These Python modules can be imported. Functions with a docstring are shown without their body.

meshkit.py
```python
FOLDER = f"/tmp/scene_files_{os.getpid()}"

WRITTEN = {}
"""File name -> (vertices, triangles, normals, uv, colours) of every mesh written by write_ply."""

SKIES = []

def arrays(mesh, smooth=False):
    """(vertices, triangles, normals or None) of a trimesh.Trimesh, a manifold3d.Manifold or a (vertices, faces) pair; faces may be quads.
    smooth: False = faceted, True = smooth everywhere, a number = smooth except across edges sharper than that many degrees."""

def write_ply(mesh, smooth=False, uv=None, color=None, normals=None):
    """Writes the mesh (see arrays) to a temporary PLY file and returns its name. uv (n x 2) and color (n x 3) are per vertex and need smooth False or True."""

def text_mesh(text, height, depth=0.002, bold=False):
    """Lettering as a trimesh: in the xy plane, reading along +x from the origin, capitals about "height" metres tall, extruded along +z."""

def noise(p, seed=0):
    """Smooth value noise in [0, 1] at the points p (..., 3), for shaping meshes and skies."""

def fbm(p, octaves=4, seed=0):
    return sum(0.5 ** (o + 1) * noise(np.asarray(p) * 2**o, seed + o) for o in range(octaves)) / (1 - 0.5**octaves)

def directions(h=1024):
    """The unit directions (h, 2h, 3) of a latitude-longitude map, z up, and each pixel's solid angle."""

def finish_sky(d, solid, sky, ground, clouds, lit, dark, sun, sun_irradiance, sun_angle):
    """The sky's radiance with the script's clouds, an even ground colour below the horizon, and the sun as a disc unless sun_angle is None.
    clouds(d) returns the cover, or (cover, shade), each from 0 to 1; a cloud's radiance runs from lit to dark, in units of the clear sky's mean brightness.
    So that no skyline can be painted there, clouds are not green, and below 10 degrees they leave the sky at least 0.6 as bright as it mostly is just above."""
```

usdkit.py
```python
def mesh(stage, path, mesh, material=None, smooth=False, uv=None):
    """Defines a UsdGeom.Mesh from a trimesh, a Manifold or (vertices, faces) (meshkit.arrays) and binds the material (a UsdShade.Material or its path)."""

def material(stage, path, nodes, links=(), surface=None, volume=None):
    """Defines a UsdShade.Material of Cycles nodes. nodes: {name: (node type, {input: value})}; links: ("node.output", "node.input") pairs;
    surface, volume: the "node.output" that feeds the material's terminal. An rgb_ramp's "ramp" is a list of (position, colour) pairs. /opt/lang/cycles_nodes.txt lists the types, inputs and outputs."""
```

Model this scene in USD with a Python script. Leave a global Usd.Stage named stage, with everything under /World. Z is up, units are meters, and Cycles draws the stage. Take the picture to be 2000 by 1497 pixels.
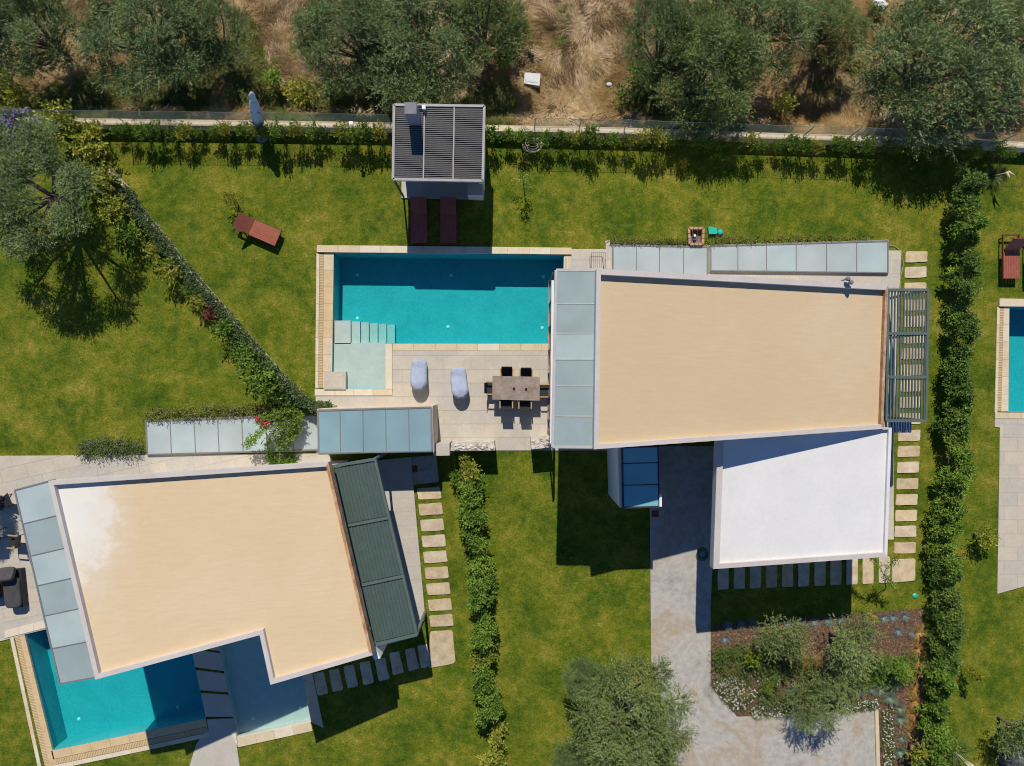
import math, numpy as np, trimesh, usdkit, meshkit
from pxr import Usd, UsdGeom, UsdLux, UsdShade, Gf, Sdf, Vt
from shapely.geometry import Polygon, LineString, Point
from shapely.ops import unary_union

# ------------------------------------------------------------------ camera, sky, sun, exposure
stage = Usd.Stage.CreateInMemory()
UsdGeom.SetStageUpAxis(stage, "Z"); UsdGeom.SetStageMetersPerUnit(stage, 1.0)
UsdGeom.Xform.Define(stage, "/World")
CAMZ = 30.0
EXPOSURE = 0.10
SUN_I, SKY_S = 1.20, 0.11
SUN_EL, SUN_DX = math.radians(44.2), 0.095
cam = UsdGeom.Camera.Define(stage, "/World/camera")
cam.AddTranslateOp().Set(Gf.Vec3d(0, 0, CAMZ))
cam.CreateFocalLengthAttr(24.0); cam.CreateHorizontalApertureAttr(36.0); cam.CreateVerticalApertureAttr(36.0 * 766 / 1024)
cam.CreateClippingRangeAttr(Gf.Vec2f(0.5, 2000)); cam.CreateExposureAttr(EXPOSURE)
sx, sy = -SUN_DX, 1.0
n = math.hypot(sx, sy); sx, sy = sx / n, sy / n
SUNV = np.array([sx * math.cos(SUN_EL), sy * math.cos(SUN_EL), math.sin(SUN_EL)])
dome = UsdLux.DomeLight.Define(stage, "/World/sky")
dm = usdkit.material(stage, "/World/Looks/sky_light", {
    "s": ("sky_texture", {"sky_type": "single_scattering", "sun_disc": False, "sun_elevation": SUN_EL, "sun_rotation": math.atan2(sx, sy), "altitude": 100.0, "air_density": 0.6, "aerosol_density": 0.0, "ozone_density": 8.0}),
    "b": ("background_shader", {"strength": SKY_S})}, [("s.color", "b.color")], surface="b.background")
UsdShade.MaterialBindingAPI.Apply(dome.GetPrim()).Bind(dm)
dome.GetPrim().SetCustomDataByKey("kind", "structure")
sun = UsdLux.DistantLight.Define(stage, "/World/sun")
sun.CreateNormalizeAttr(True) if hasattr(sun, "CreateNormalizeAttr") else None
sun.CreateIntensityAttr(SUN_I); sun.CreateAngleAttr(0.5); sun.CreateColorAttr(Gf.Vec3f(1.0, 0.92, 0.79))
xa = np.cross([0, 0, 1.0], SUNV); xa /= np.linalg.norm(xa); ya = np.cross(SUNV, xa)
sun.AddTransformOp().Set(Gf.Matrix4d(*xa, 0, *ya, 0, *SUNV, 0, 0, 0, 60, 1))

# ------------------------------------------------------------------ helpers
RNG = np.random.default_rng(7)
used = {}
def numbered(parent, name):
    k = (parent, name); i = used.get(k, 0); used[k] = i + 1
    return f"{parent}/{name}" + (f"_{i:03d}" if i else "")
LOC = {}
def tag(prim, label=None, cat=None, group=None, kind=None):
    for k, v in (("label", label), ("category", cat), ("group", group), ("kind", kind)):
        if v: prim.SetCustomDataByKey(k, v)
def thing(name, label, cat, loc=(0, 0, 0), rz=0.0, group=None, scale=None):
    p = numbered("/World", name); x = UsdGeom.Xform.Define(stage, p)
    x.AddTranslateOp().Set(Gf.Vec3d(*map(float, loc)))
    if rz: x.AddRotateZOp().Set(math.degrees(rz))
    if scale is not None: x.AddScaleOp().Set(Gf.Vec3f(*map(float, (scale if np.ndim(scale) else (scale,) * 3))))
    LOC[p] = np.array(loc, float); tag(x.GetPrim(), label, cat, group); return p
def structx(name):
    p = numbered("/World", name); x = UsdGeom.Xform.Define(stage, p); LOC[p] = np.zeros(3); tag(x.GetPrim(), kind="structure"); return p
def part(parent, name, mesh, mat, label=None, kind=None, smooth=False, local=False):
    """mesh in world coordinates, unless local"""
    p = numbered(parent, name); top = "/".join(parent.split("/")[:3])
    v, f, nrm = meshkit.arrays(mesh, smooth)
    if not local: v = v - LOC[top]
    m = usdkit.mesh(stage, p, (v, f), MAT[mat], smooth=smooth)
    tag(m.GetPrim(), label, None, None, kind); return p
def single(name, mesh, mat, label, cat, group=None, kind=None, smooth=False):
    p = numbered("/World", name); m = usdkit.mesh(stage, p, mesh, MAT[mat], smooth=smooth); tag(m.GetPrim(), label, cat, group, kind); return p
def struct(name, mesh, mat, kind="structure", smooth=False):
    p = numbered("/World", name); m = usdkit.mesh(stage, p, mesh, MAT[mat], smooth=smooth); tag(m.GetPrim(), kind=kind); return p
def copy(proto, name, label, cat, loc, rz=0.0, scale=1.0, group=None):
    p = numbered("/World", name); x = UsdGeom.Xform.Define(stage, p)
    x.AddTranslateOp().Set(Gf.Vec3d(*map(float, loc))); x.AddRotateZOp().Set(math.degrees(rz))
    x.AddScaleOp().Set(Gf.Vec3f(*map(float, (scale if np.ndim(scale) else (scale,) * 3))))
    x.GetPrim().GetReferences().AddInternalReference(proto); x.GetPrim().SetInstanceable(True)
    tag(x.GetPrim(), label, cat, group); return p
def klass(name):
    p = f"/Prototypes/{name}"; stage.CreateClassPrim("/Prototypes") if not stage.GetPrimAtPath("/Prototypes") else None
    UsdGeom.Xform.Define(stage, p); LOC["/".join(p.split("/")[:3])] = np.zeros(3); return p

def S(z): return (CAMZ - z) / (1000 / 0.75)
def P(px, py, z=0.0): return np.array([(px - 1000) * S(z), (748.5 - py) * S(z), z])
def PX(pts, z=0.0): return [tuple(P(x, y, z)[:2]) for x, y in pts]

class MB:
    def __init__(s): s.v, s.f, s.n = [], [], 0
    def add(s, v, f):
        v = np.asarray(v, float); f = np.asarray(f, int)
        if f.shape[1] == 4: f = np.vstack([f[:, [0, 1, 2]], f[:, [0, 2, 3]]])
        s.v.append(v); s.f.append(f + s.n); s.n += len(v); return s
    def mesh(s): return np.vstack(s.v), np.vstack(s.f)
    def addm(s, m): v, f, _ = meshkit.arrays(m); return s.add(v, f)
def vprism(xy, ztop, zbot):
    """vertical prism over a simple polygon; ztop a number or one height per corner"""
    xy = np.asarray(xy, float); k = len(xy)
    a = 0.5 * np.sum(xy[:, 0] * np.roll(xy[:, 1], -1) - np.roll(xy[:, 0], -1) * xy[:, 1])
    zt = np.broadcast_to(np.asarray(ztop, float), (k,)).copy(); zb = np.broadcast_to(np.asarray(zbot, float), (k,)).copy()
    if a < 0: xy, zt, zb = xy[::-1], zt[::-1], zb[::-1]
    if k == 4: tri = np.array([[0, 1, 2], [0, 2, 3]])
    else:
        import mapbox_earcut
        tri = mapbox_earcut.triangulate_float64(xy, np.array([k])).reshape(-1, 3).astype(int)
        c = np.cross(xy[tri[:, 1]] - xy[tri[:, 0]], xy[tri[:, 2]] - xy[tri[:, 0]])
        tri[c < 0] = tri[c < 0][:, ::-1]
    v = np.vstack([np.c_[xy, zt], np.c_[xy, zb]])
    i = np.arange(k); j = (i + 1) % k
    side = np.vstack([np.c_[i + k, j + k, j], np.c_[i + k, j, i]])
    return v, np.vstack([tri, tri[:, ::-1] + k, side])
def slab(pts, z, t):            # polygon given where it appears at height z
    return vprism(PX(pts, z), z, z - t)
def shp(poly, z0, z1):          # shapely polygon extruded
    polys = getattr(poly, "geoms", [poly]); b = MB()
    for g in polys:
        if g.area < 1e-6: continue
        m = trimesh.creation.extrude_polygon(g, z1 - z0, engine="earcut"); m.apply_translation([0, 0, z0]); b.addm(m)
    return b.mesh()
BOXF = [[0, 3, 2, 1], [4, 5, 6, 7], [0, 1, 5, 4], [1, 2, 6, 5], [2, 3, 7, 6], [3, 0, 4, 7]]
def box(c, s, rz=0.0, b=0.0):
    x, y, z = np.array(s) / 2
    v = np.array([[-x, -y, -z], [x, -y, -z], [x, y, -z], [-x, y, -z], [-x, -y, z], [x, -y, z], [x, y, z], [-x, y, z]])
    if rz: cs, sn = math.cos(rz), math.sin(rz); v = np.c_[v[:, 0] * cs - v[:, 1] * sn, v[:, 0] * sn + v[:, 1] * cs, v[:, 2]]
    f = np.array(BOXF); return v + np.array(c), np.vstack([f[:, [0, 1, 2]], f[:, [0, 2, 3]]])
def bar(a, b, w, h, up=(0, 0, 1)):
    """rectangular bar from a to b, w wide, h thick"""
    a, b = np.array(a, float), np.array(b, float); d = b - a; L = np.linalg.norm(d); d /= L
    s = np.cross(d, up); s = np.cross(d, [1, 0, 0]) if np.linalg.norm(s) < 1e-5 else s; s /= np.linalg.norm(s); u = np.cross(s, d)
    o = [(-1, -1), (1, -1), (1, 1), (-1, 1)]
    v = [a + s * w / 2 * i + u * h / 2 * j for i, j in o] + [b + s * w / 2 * i + u * h / 2 * j for i, j in o]
    return np.array(v), np.array([[0, 1, 2], [0, 2, 3], [4, 6, 5], [4, 7, 6], [0, 5, 1], [0, 4, 5], [1, 6, 2], [1, 5, 6], [2, 7, 3], [2, 6, 7], [3, 4, 0], [3, 7, 4]])
def tube(pts, r, sides=7, cap=True):
    p = np.asarray(pts, float); k = len(p); r = np.broadcast_to(np.asarray(r, float), (k,))
    t = np.gradient(p, axis=0); t /= np.linalg.norm(t, axis=1, keepdims=True) + 1e-12
    ref = np.where(np.abs(t[:, 2:]) < 0.9, [[0, 0, 1.0]], [[1.0, 0, 0]])
    a = np.cross(t, ref); a /= np.linalg.norm(a, axis=1, keepdims=True) + 1e-12; b = np.cross(t, a)
    g = np.arange(sides) * 2 * np.pi / sides
    v = (p[:, None] + r[:, None, None] * (np.cos(g)[None, :, None] * a[:, None] + np.sin(g)[None, :, None] * b[:, None])).reshape(-1, 3)
    i, j = np.meshgrid(np.arange(k - 1), np.arange(sides), indexing="ij"); q = np.stack([i * sides + j, i * sides + (j + 1) % sides, (i + 1) * sides + (j + 1) % sides, (i + 1) * sides + j], -1).reshape(-1, 4)
    f = np.vstack([q[:, [0, 2, 1]], q[:, [0, 3, 2]]])
    if cap:
        v = np.vstack([v, p[0], p[-1]]); c0, c1 = k * sides, k * sides + 1; jj = np.arange(sides)
        f = np.vstack([f, np.c_[np.full(sides, c0), jj, (jj + 1) % sides], np.c_[np.full(sides, c1), (k - 1) * sides + (jj + 1) % sides, (k - 1) * sides + jj]])
    return v, f
def lathe(prof, sides=16, c=(0, 0, 0)):
    pr = np.asarray(prof, float); g = np.arange(sides) * 2 * np.pi / sides; k = len(pr)
    v = np.stack([pr[:, None, 0] * np.cos(g), pr[:, None, 0] * np.sin(g), np.broadcast_to(pr[:, None, 1], (k, sides))], -1).reshape(-1, 3) + np.array(c)
    i, j = np.meshgrid(np.arange(k - 1), np.arange(sides), indexing="ij"); q = np.stack([i * sides + j, i * sides + (j + 1) % sides, (i + 1) * sides + (j + 1) % sides, (i + 1) * sides + j], -1).reshape(-1, 4)
    return v, np.vstack([q[:, [0, 1, 2]], q[:, [0, 2, 3]]])
def lerp(a, b, t): return np.asarray(a, float) * (1 - t) + np.asarray(b, float) * t
def join(*ms):
    b = MB()
    for m in ms: b.addm(m)
    return b.mesh()

# ------------------------------------------------------------------ materials
MAT = {}
def mk(name, nodes, links, surface, volume=None): MAT[name] = usdkit.material(stage, f"/World/Looks/{name}", nodes, links, surface=surface, volume=volume)
def plain(name, c, rough=0.6, metal=0.0, spec=0.4, **kw): mk(name, {"p": ("principled_bsdf", {"base_color": c, "roughness": rough, "metallic": metal, "specular_ior_level": spec, **kw})}, [], "p.BSDF")
def noisy(name, stops, scale=2.0, rough=0.8, detail=6, stretch=(1, 1, 1), rot=0.0, fine=None, bump=0.0, bscale=30.0, spec=0.25, dist=0.0, lo=0.3, hi=0.7, nrough=0.6, rand=0.0):
    """colour ramp over a world-space noise, times a finer one, with fine relief"""
    k = len(stops); ramp = [(lo + (hi - lo) * i / (k - 1), c) for i, c in enumerate(stops)] if np.ndim(stops[0][-1]) == 0 and not isinstance(stops[0][1], (tuple, list)) else stops
    N = {"g": ("geometry", {}), "m": ("mapping", {"scale": stretch, "rotation": (0, 0, rot)}), "n": ("noise_texture", {"scale": scale, "detail": detail, "roughness": nrough, "distortion": dist}), "r": ("rgb_ramp", {"ramp": ramp}),
         "p": ("principled_bsdf", {"roughness": rough, "specular_ior_level": spec})}
    L = [("g.position", "m.vector"), ("m.vector", "n.vector"), ("n.fac", "r.fac")]
    out = "r.color"
    if fine:
        fs, amt = fine
        N["n2"] = ("noise_texture", {"scale": fs, "detail": 3.0, "roughness": 0.7}); N["r2"] = ("rgb_ramp", {"ramp": [(0.25, (1 - amt,) * 3), (0.75, (1 + amt,) * 3)]}); N["x"] = ("mix_color", {"blend_type": "multiply", "fac": 1.0})
        L += [("m.vector", "n2.vector"), ("n2.fac", "r2.fac"), (out, "x.a"), ("r2.color", "x.b")]; out = "x.result"
    if rand:
        N["o"] = ("object_info", {}); N["ro"] = ("map_range", {"from_min": 0.0, "from_max": 1.0, "to_min": 1 - rand, "to_max": 1 + rand}); N["xo"] = ("mix_color", {"blend_type": "multiply", "fac": 1.0}); N["cx"] = ("combine_xyz", {})
        L += [("o.random", "ro.value"), ("ro.result", "cx.x"), ("ro.result", "cx.y"), ("ro.result", "cx.z"), (out, "xo.a"), ("cx.vector", "xo.b")]; out = "xo.result"
    L.append((out, "p.base_color"))
    if bump:
        N["nb"] = ("noise_texture", {"scale": bscale, "detail": 4.0, "roughness": 0.65}); N["b"] = ("bump", {"strength": bump, "distance": 0.03}); L += [("g.position", "nb.vector"), ("nb.fac", "b.height"), ("b.normal", "p.normal")]
    mk(name, N, L, "p.BSDF")
def leafmat(name, stops, scale=1.6, trans=0.25, tcol=None, rough=0.55, spec=0.35, fscale=14.0):
    k = len(stops); ramp = [(0.28 + 0.44 * i / (k - 1), c) for i, c in enumerate(stops)]
    N = {"g": ("geometry", {}), "n": ("noise_texture", {"scale": scale, "detail": 2.0}), "n2": ("noise_texture", {"scale": fscale, "detail": 1.0}), "a": ("mix_float", {"fac": 0.5}), "r": ("rgb_ramp", {"ramp": ramp}),
         "p": ("principled_bsdf", {"roughness": rough, "specular_ior_level": spec}), "t": ("translucent_bsdf", {}), "x": ("mix_closure", {"fac": trans}), "h": ("hsv", {"saturation": 1.1, "value": 1.15})}
    L = [("g.position", "n.vector"), ("g.position", "n2.vector"), ("n.fac", "a.a"), ("n2.fac", "a.b"), ("a.result", "r.fac"), ("r.color", "p.base_color"), ("r.color", "h.color"), ("h.color", "t.color"), ("p.BSDF", "x.closure1"), ("t.BSDF", "x.closure2")]
    mk(name, N, L, "x.closure")

# lawn: broad yellow / green mottling, mid patches, and blade-scale grain
mk("lawn", {
    "g": ("geometry", {}), "n1": ("noise_texture", {"scale": 0.5, "detail": 6.0, "roughness": 0.66, "distortion": 0.3}), "n2": ("noise_texture", {"scale": 2.4, "detail": 8.0, "roughness": 0.78}), "n3": ("noise_texture", {"scale": 13.0, "detail": 4.0, "roughness": 0.85}),
    "mx": ("mix_float", {"fac": 0.5}), "r": ("rgb_ramp", {"ramp": [(0.33, (0.023, 0.052, 0.006)), (0.43, (0.057, 0.100, 0.008)), (0.50, (0.104, 0.138, 0.012)), (0.57, (0.170, 0.174, 0.022)), (0.66, (0.28, 0.235, 0.056))]}),
    "r3": ("rgb_ramp", {"ramp": [(0.28, (0.34, 0.40, 0.45)), (0.72, (1.72, 1.58, 1.5))]}), "x": ("mix_color", {"blend_type": "multiply", "fac": 1.0}), "b": ("bump", {"strength": 0.6, "distance": 0.05}), "p": ("principled_bsdf", {"roughness": 0.9, "specular_ior_level": 0.08})},
    [("g.position", "n1.vector"), ("g.position", "n2.vector"), ("g.position", "n3.vector"), ("n1.fac", "mx.a"), ("n2.fac", "mx.b"), ("mx.result", "r.fac"), ("n3.fac", "r3.fac"), ("r.color", "x.a"), ("r3.color", "x.b"), ("x.result", "p.base_color"), ("n3.fac", "b.height"), ("b.normal", "p.normal")], "p.BSDF")
noisy("field_soil", [(0.05, 0.036, 0.018), (0.10, 0.075, 0.042), (0.16, 0.125, 0.075), (0.22, 0.18, 0.12)], 0.5, fine=(9, 0.5), bump=0.8, bscale=12)
noisy("straw", [(0.20, 0.13, 0.06), (0.36, 0.255, 0.14), (0.52, 0.39, 0.24), (0.6, 0.48, 0.32)], 0.42, rough=0.7, fine=(6, 0.35), spec=0.2)
noisy("straw_dark", [(0.07, 0.045, 0.02), (0.13, 0.085, 0.042), (0.2, 0.14, 0.075)], 0.6, rough=0.8, fine=(6, 0.3), spec=0.1)
noisy("straw_gold", [(0.18, 0.11, 0.04), (0.36, 0.24, 0.10), (0.55, 0.40, 0.21)], 0.5, rough=0.75, fine=(6, 0.35), spec=0.15)
leafmat("weed", [(0.066, 0.094, 0.015), (0.159, 0.183, 0.037), (0.308, 0.295, 0.08)], 0.9)
noisy("mulch", [(0.05, 0.03, 0.018), (0.12, 0.074, 0.046), (0.2, 0.13, 0.09)], 9.0, fine=(28, 0.5), bump=1.0, bscale=22)
noisy("chip", [(0.06, 0.035, 0.02), (0.18, 0.105, 0.065), (0.36, 0.25, 0.18)], 6.0, fine=(20, 0.3))
noisy("soil", [(0.07, 0.045, 0.025), (0.16, 0.11, 0.065), (0.26, 0.19, 0.12)], 3.0, fine=(20, 0.4), bump=0.6)
noisy("concrete", [(0.20, 0.187, 0.17), (0.31, 0.295, 0.27), (0.395, 0.38, 0.358), (0.35, 0.295, 0.23), (0.41, 0.395, 0.37)], 0.36, fine=(4.0, 0.16), bump=0.15, bscale=14, dist=0.8, detail=9, nrough=0.68)
for i, (a, b) in enumerate([((0.43, 0.39, 0.33), (0.50, 0.46, 0.395)), ((0.455, 0.405, 0.335), (0.525, 0.47, 0.39)), ((0.415, 0.385, 0.34), (0.48, 0.445, 0.395))]):
    noisy(f"paving_{i}", [a, b], 1.3, rough=0.65, fine=(9, 0.07), bump=0.05)
noisy("grout", [(0.33, 0.305, 0.265), (0.4, 0.37, 0.32)], 3.0, rough=0.9)
for i, (a, b) in enumerate([((0.56, 0.48, 0.35), (0.64, 0.56, 0.42)), ((0.52, 0.43, 0.29), (0.61, 0.51, 0.36)), ((0.58, 0.51, 0.40), (0.66, 0.59, 0.47))]):
    noisy(f"coping_{i}", [a, b], 2.2, rough=0.6, fine=(12, 0.08), bump=0.05)
for i, (a, b, c) in enumerate([((0.40, 0.31, 0.19), (0.52, 0.42, 0.28), (0.58, 0.49, 0.36)), ((0.43, 0.34, 0.22), (0.50, 0.42, 0.31), (0.60, 0.53, 0.42)), ((0.36, 0.29, 0.19), (0.48, 0.38, 0.25), (0.55, 0.46, 0.34))]):
    noisy(f"step_stone_{i}", [a, b, c], 2.6, rough=0.75, fine=(14, 0.12), bump=0.12, rand=0.1)
noisy("coping_tan", [(0.50, 0.37, 0.21), (0.60, 0.46, 0.28)], 2.2, rough=0.6, fine=(12, 0.08), bump=0.05)
noisy("grate", [(0.5, 0.38, 0.22), (0.6, 0.48, 0.30)], 4.0); noisy("grate_bed", [(0.33, 0.22, 0.10), (0.42, 0.29, 0.15)], 4.0)
noisy("render_white", [(0.64, 0.64, 0.64), (0.70, 0.70, 0.695)], 0.8, rough=0.75, fine=(7, 0.04), bump=0.05)
noisy("parapet", [(0.47, 0.43, 0.41), (0.55, 0.51, 0.485)], 0.9, rough=0.75, fine=(8, 0.05))
noisy("wall_render", [(0.55, 0.53, 0.50), (0.62, 0.6, 0.57)], 0.8, rough=0.8, fine=(8, 0.05))
noisy("stone_cream", [(0.5, 0.42, 0.31), (0.62, 0.53, 0.41)], 1.6, rough=0.8, fine=(8, 0.14), bump=0.2)
noisy("rough_stone", [(0.25, 0.23, 0.2), (0.5, 0.46, 0.4), (0.62, 0.57, 0.5)], 3.5, rough=0.9, fine=(14, 0.3), bump=0.8, bscale=9)
def roofmat(name, rot, stain=None, tone=1.0):
    N = {"g": ("geometry", {}), "m": ("mapping", {"rotation": (0, 0, rot), "scale": (0.55, 3.4, 1.0)}), "n": ("noise_texture", {"scale": 2.4, "detail": 9.0, "roughness": 0.78}), "n1": ("noise_texture", {"scale": 0.28, "detail": 5.0}), "n2": ("noise_texture", {"scale": 34.0, "detail": 2.0}),
         "mx": ("mix_float", {"fac": 0.4}), "r": ("rgb_ramp", {"ramp": [(0.30, tuple(tone * x for x in (0.57, 0.435, 0.272))), (0.47, tuple(tone * x for x in (0.60, 0.465, 0.298))), (0.6, tuple(tone * x for x in (0.63, 0.50, 0.335))), (0.75, tuple(tone * x for x in (0.65, 0.53, 0.372)))]}), "r2": ("rgb_ramp", {"ramp": [(0.2, (0.95,) * 3), (0.8, (1.05,) * 3)]}),
         "x": ("mix_color", {"blend_type": "multiply", "fac": 1.0}), "p": ("principled_bsdf", {"roughness": 0.85, "specular_ior_level": 0.2}), "b": ("bump", {"strength": 0.08, "distance": 0.02})}
    L = [("g.position", "m.vector"), ("m.vector", "n.vector"), ("g.position", "n1.vector"), ("g.position", "n2.vector"), ("n.fac", "mx.a"), ("n1.fac", "mx.b"), ("mx.result", "r.fac"), ("n2.fac", "r2.fac"), ("r.color", "x.a"), ("r2.color", "x.b"), ("n2.fac", "b.height"), ("b.normal", "p.normal")]
    out = "x.result"
    if stain is not None:   # bleached patch in the roof's corner
        N |= {"m2": ("mapping", {"location": tuple(-np.array(stain)), }), "m3": ("mapping", {"scale": (0.50, 0.24, 0.0), "rotation": (0, 0, 0.25)}), "len": ("vector_math", {"math_type": "length"}), "n5": ("noise_texture", {"scale": 1.1, "detail": 6.0, "roughness": 0.7}), "ad": ("math", {"math_type": "multiply_add", "value2": 1.5}),
              "sr": ("rgb_ramp", {"ramp": [(0.52, (1, 1, 1)), (0.68, (0.75,) * 3), (0.80, (0.22,) * 3), (1.0, (0, 0, 0))]}), "dv": ("math", {"math_type": "multiply", "value2": 0.5}), "y": ("mix_color", {"b": (0.69, 0.67, 0.62)})}
        L += [("g.position", "m2.vector"), ("m2.vector", "m3.vector"), ("m3.vector", "len.vector1"), ("g.position", "n5.vector"), ("n5.fac", "ad.value1"), ("len.value", "ad.value3"), ("ad.value", "dv.value1"), ("dv.value", "sr.fac"), ("sr.color", "rb.color"), ("rb.val", "y.fac"), (out, "y.a")]
        N["rb"] = ("rgb_to_bw", {}); out = "y.result"
    L.append((out, "p.base_color")); mk(name, N, L, "p.BSDF")
roofmat("roof_beige", 0.02, tone=0.91)
for nm, c in (("metal_dark", (0.03, 0.032, 0.036)), ("metal_grey", (0.17, 0.17, 0.18)), ("metal_light", (0.42, 0.41, 0.40)), ("pergola_metal", (0.085, 0.12, 0.115)), ("slat_green", (0.062, 0.098, 0.088))):
    noisy(nm, [tuple(0.9 * x for x in c), tuple(1.1 * x for x in c)], 3.0, rough=0.5, spec=0.5)
noisy("louvre", [(0.15, 0.146, 0.143), (0.19, 0.185, 0.18)], 1.2, rough=0.5, spec=0.45, fine=(9, 0.12))
noisy("louvre_edge", [(0.3, 0.295, 0.29), (0.38, 0.37, 0.36)], 3, rough=0.5)
noisy("deck_grey", [(0.085, 0.081, 0.078), (0.115, 0.11, 0.106)], 2.0, rough=0.6, fine=(9, 0.15))
noisy("chimney_grey", [(0.17, 0.165, 0.19), (0.22, 0.215, 0.24)], 3, rough=0.7)
noisy("rust_wood", [(0.25, 0.13, 0.06), (0.42, 0.25, 0.14), (0.5, 0.36, 0.24)], 2.5, fine=(15, 0.35), stretch=(3, 1, 1))
for nm, c in (("frosted_glass", (0.36, 0.45, 0.465)), ("frosted_glass_pale", (0.47, 0.57, 0.585)), ("frosted_glass_blue", (0.27, 0.42, 0.475)), ("frosted_glass_grey", (0.47, 0.54, 0.55)), ("frosted_glass_teal", (0.22, 0.52, 0.60))):
    N = {"g": ("geometry", {}), "n": ("noise_texture", {"scale": 0.9, "detail": 5.0}), "r": ("rgb_ramp", {"ramp": [(0.3, tuple(0.9 * x for x in c)), (0.7, tuple(1.08 * x for x in c))]}), "p": ("principled_bsdf", {"roughness": 0.28, "specular_ior_level": 0.5, "coat_weight": 0.3, "coat_roughness": 0.05}), "t": ("translucent_bsdf", {"color": tuple(1.2 * x for x in c)}), "x": ("mix_closure", {"fac": 0.22})}
    mk(nm, N, [("g.position", "n.vector"), ("n.fac", "r.fac"), ("r.color", "p.base_color"), ("p.BSDF", "x.closure1"), ("t.BSDF", "x.closure2")], "x.closure")
mk("window_glass", {"f": ("fresnel", {"IOR": 1.5}), "t": ("transparent_bsdf", {"color": (0.75, 0.85, 0.85)}), "g": ("glossy_bsdf", {"color": (1, 1, 1), "roughness": 0.02}), "x": ("mix_closure", {})}, [("f.fac", "x.fac"), ("t.BSDF", "x.closure1"), ("g.BSDF", "x.closure2")], "x.closure")
mk("water", {"g": ("geometry", {}), "n": ("noise_texture", {"scale": 3.0, "detail": 3.0}), "b": ("bump", {"strength": 0.12, "distance": 0.03}), "f": ("fresnel", {"IOR": 1.33}), "t": ("transparent_bsdf", {"color": (0.98, 1, 1)}), "gl": ("glossy_bsdf", {"color": (1, 1, 1), "roughness": 0.03}), "iv": ("math", {"math_type": "subtract", "value1": 1.0}), "fm": ("math", {"math_type": "multiply"}), "x": ("mix_closure", {}), "v": ("absorption_volume", {"color": (0.12, 0.93, 0.95), "density": 0.6})},
   [("g.position", "n.vector"), ("n.fac", "b.height"), ("b.normal", "f.normal"), ("b.normal", "gl.normal"), ("g.backfacing", "iv.value2"), ("f.fac", "fm.value1"), ("iv.value", "fm.value2"), ("fm.value", "x.fac"), ("t.BSDF", "x.closure1"), ("gl.BSDF", "x.closure2")], "x.closure", volume="v.volume")
noisy("pool_tile", [(0.05, 0.335, 0.365), (0.075, 0.41, 0.44)], 1.3, rough=0.4, fine=(11, 0.15), lo=0.25, hi=0.75)
noisy("pool_step", [(0.47, 0.46, 0.43), (0.54, 0.53, 0.50)], 2.0, rough=0.5, fine=(9, 0.05))
plain("lamp_white", (0.75, 0.75, 0.72), 0.4)
noisy("lounger_red", [(0.27, 0.078, 0.052), (0.34, 0.105, 0.072)], 5, rough=0.55, fine=(30, 0.15))
plain("lounger_frame", (0.12, 0.03, 0.03), 0.5)
noisy("bean_fabric", [(0.27, 0.315, 0.42), (0.33, 0.38, 0.485)], 3, rough=0.9, fine=(40, 0.06), bump=0.35, bscale=5)
noisy("parasol_fabric", [(0.40, 0.43, 0.48), (0.49, 0.52, 0.57)], 4, rough=0.85, bump=0.3, bscale=8)
noisy("table_stone", [(0.20, 0.155, 0.13), (0.27, 0.215, 0.185), (0.33, 0.275, 0.24)], 3.2, rough=0.5, fine=(18, 0.18))
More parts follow.
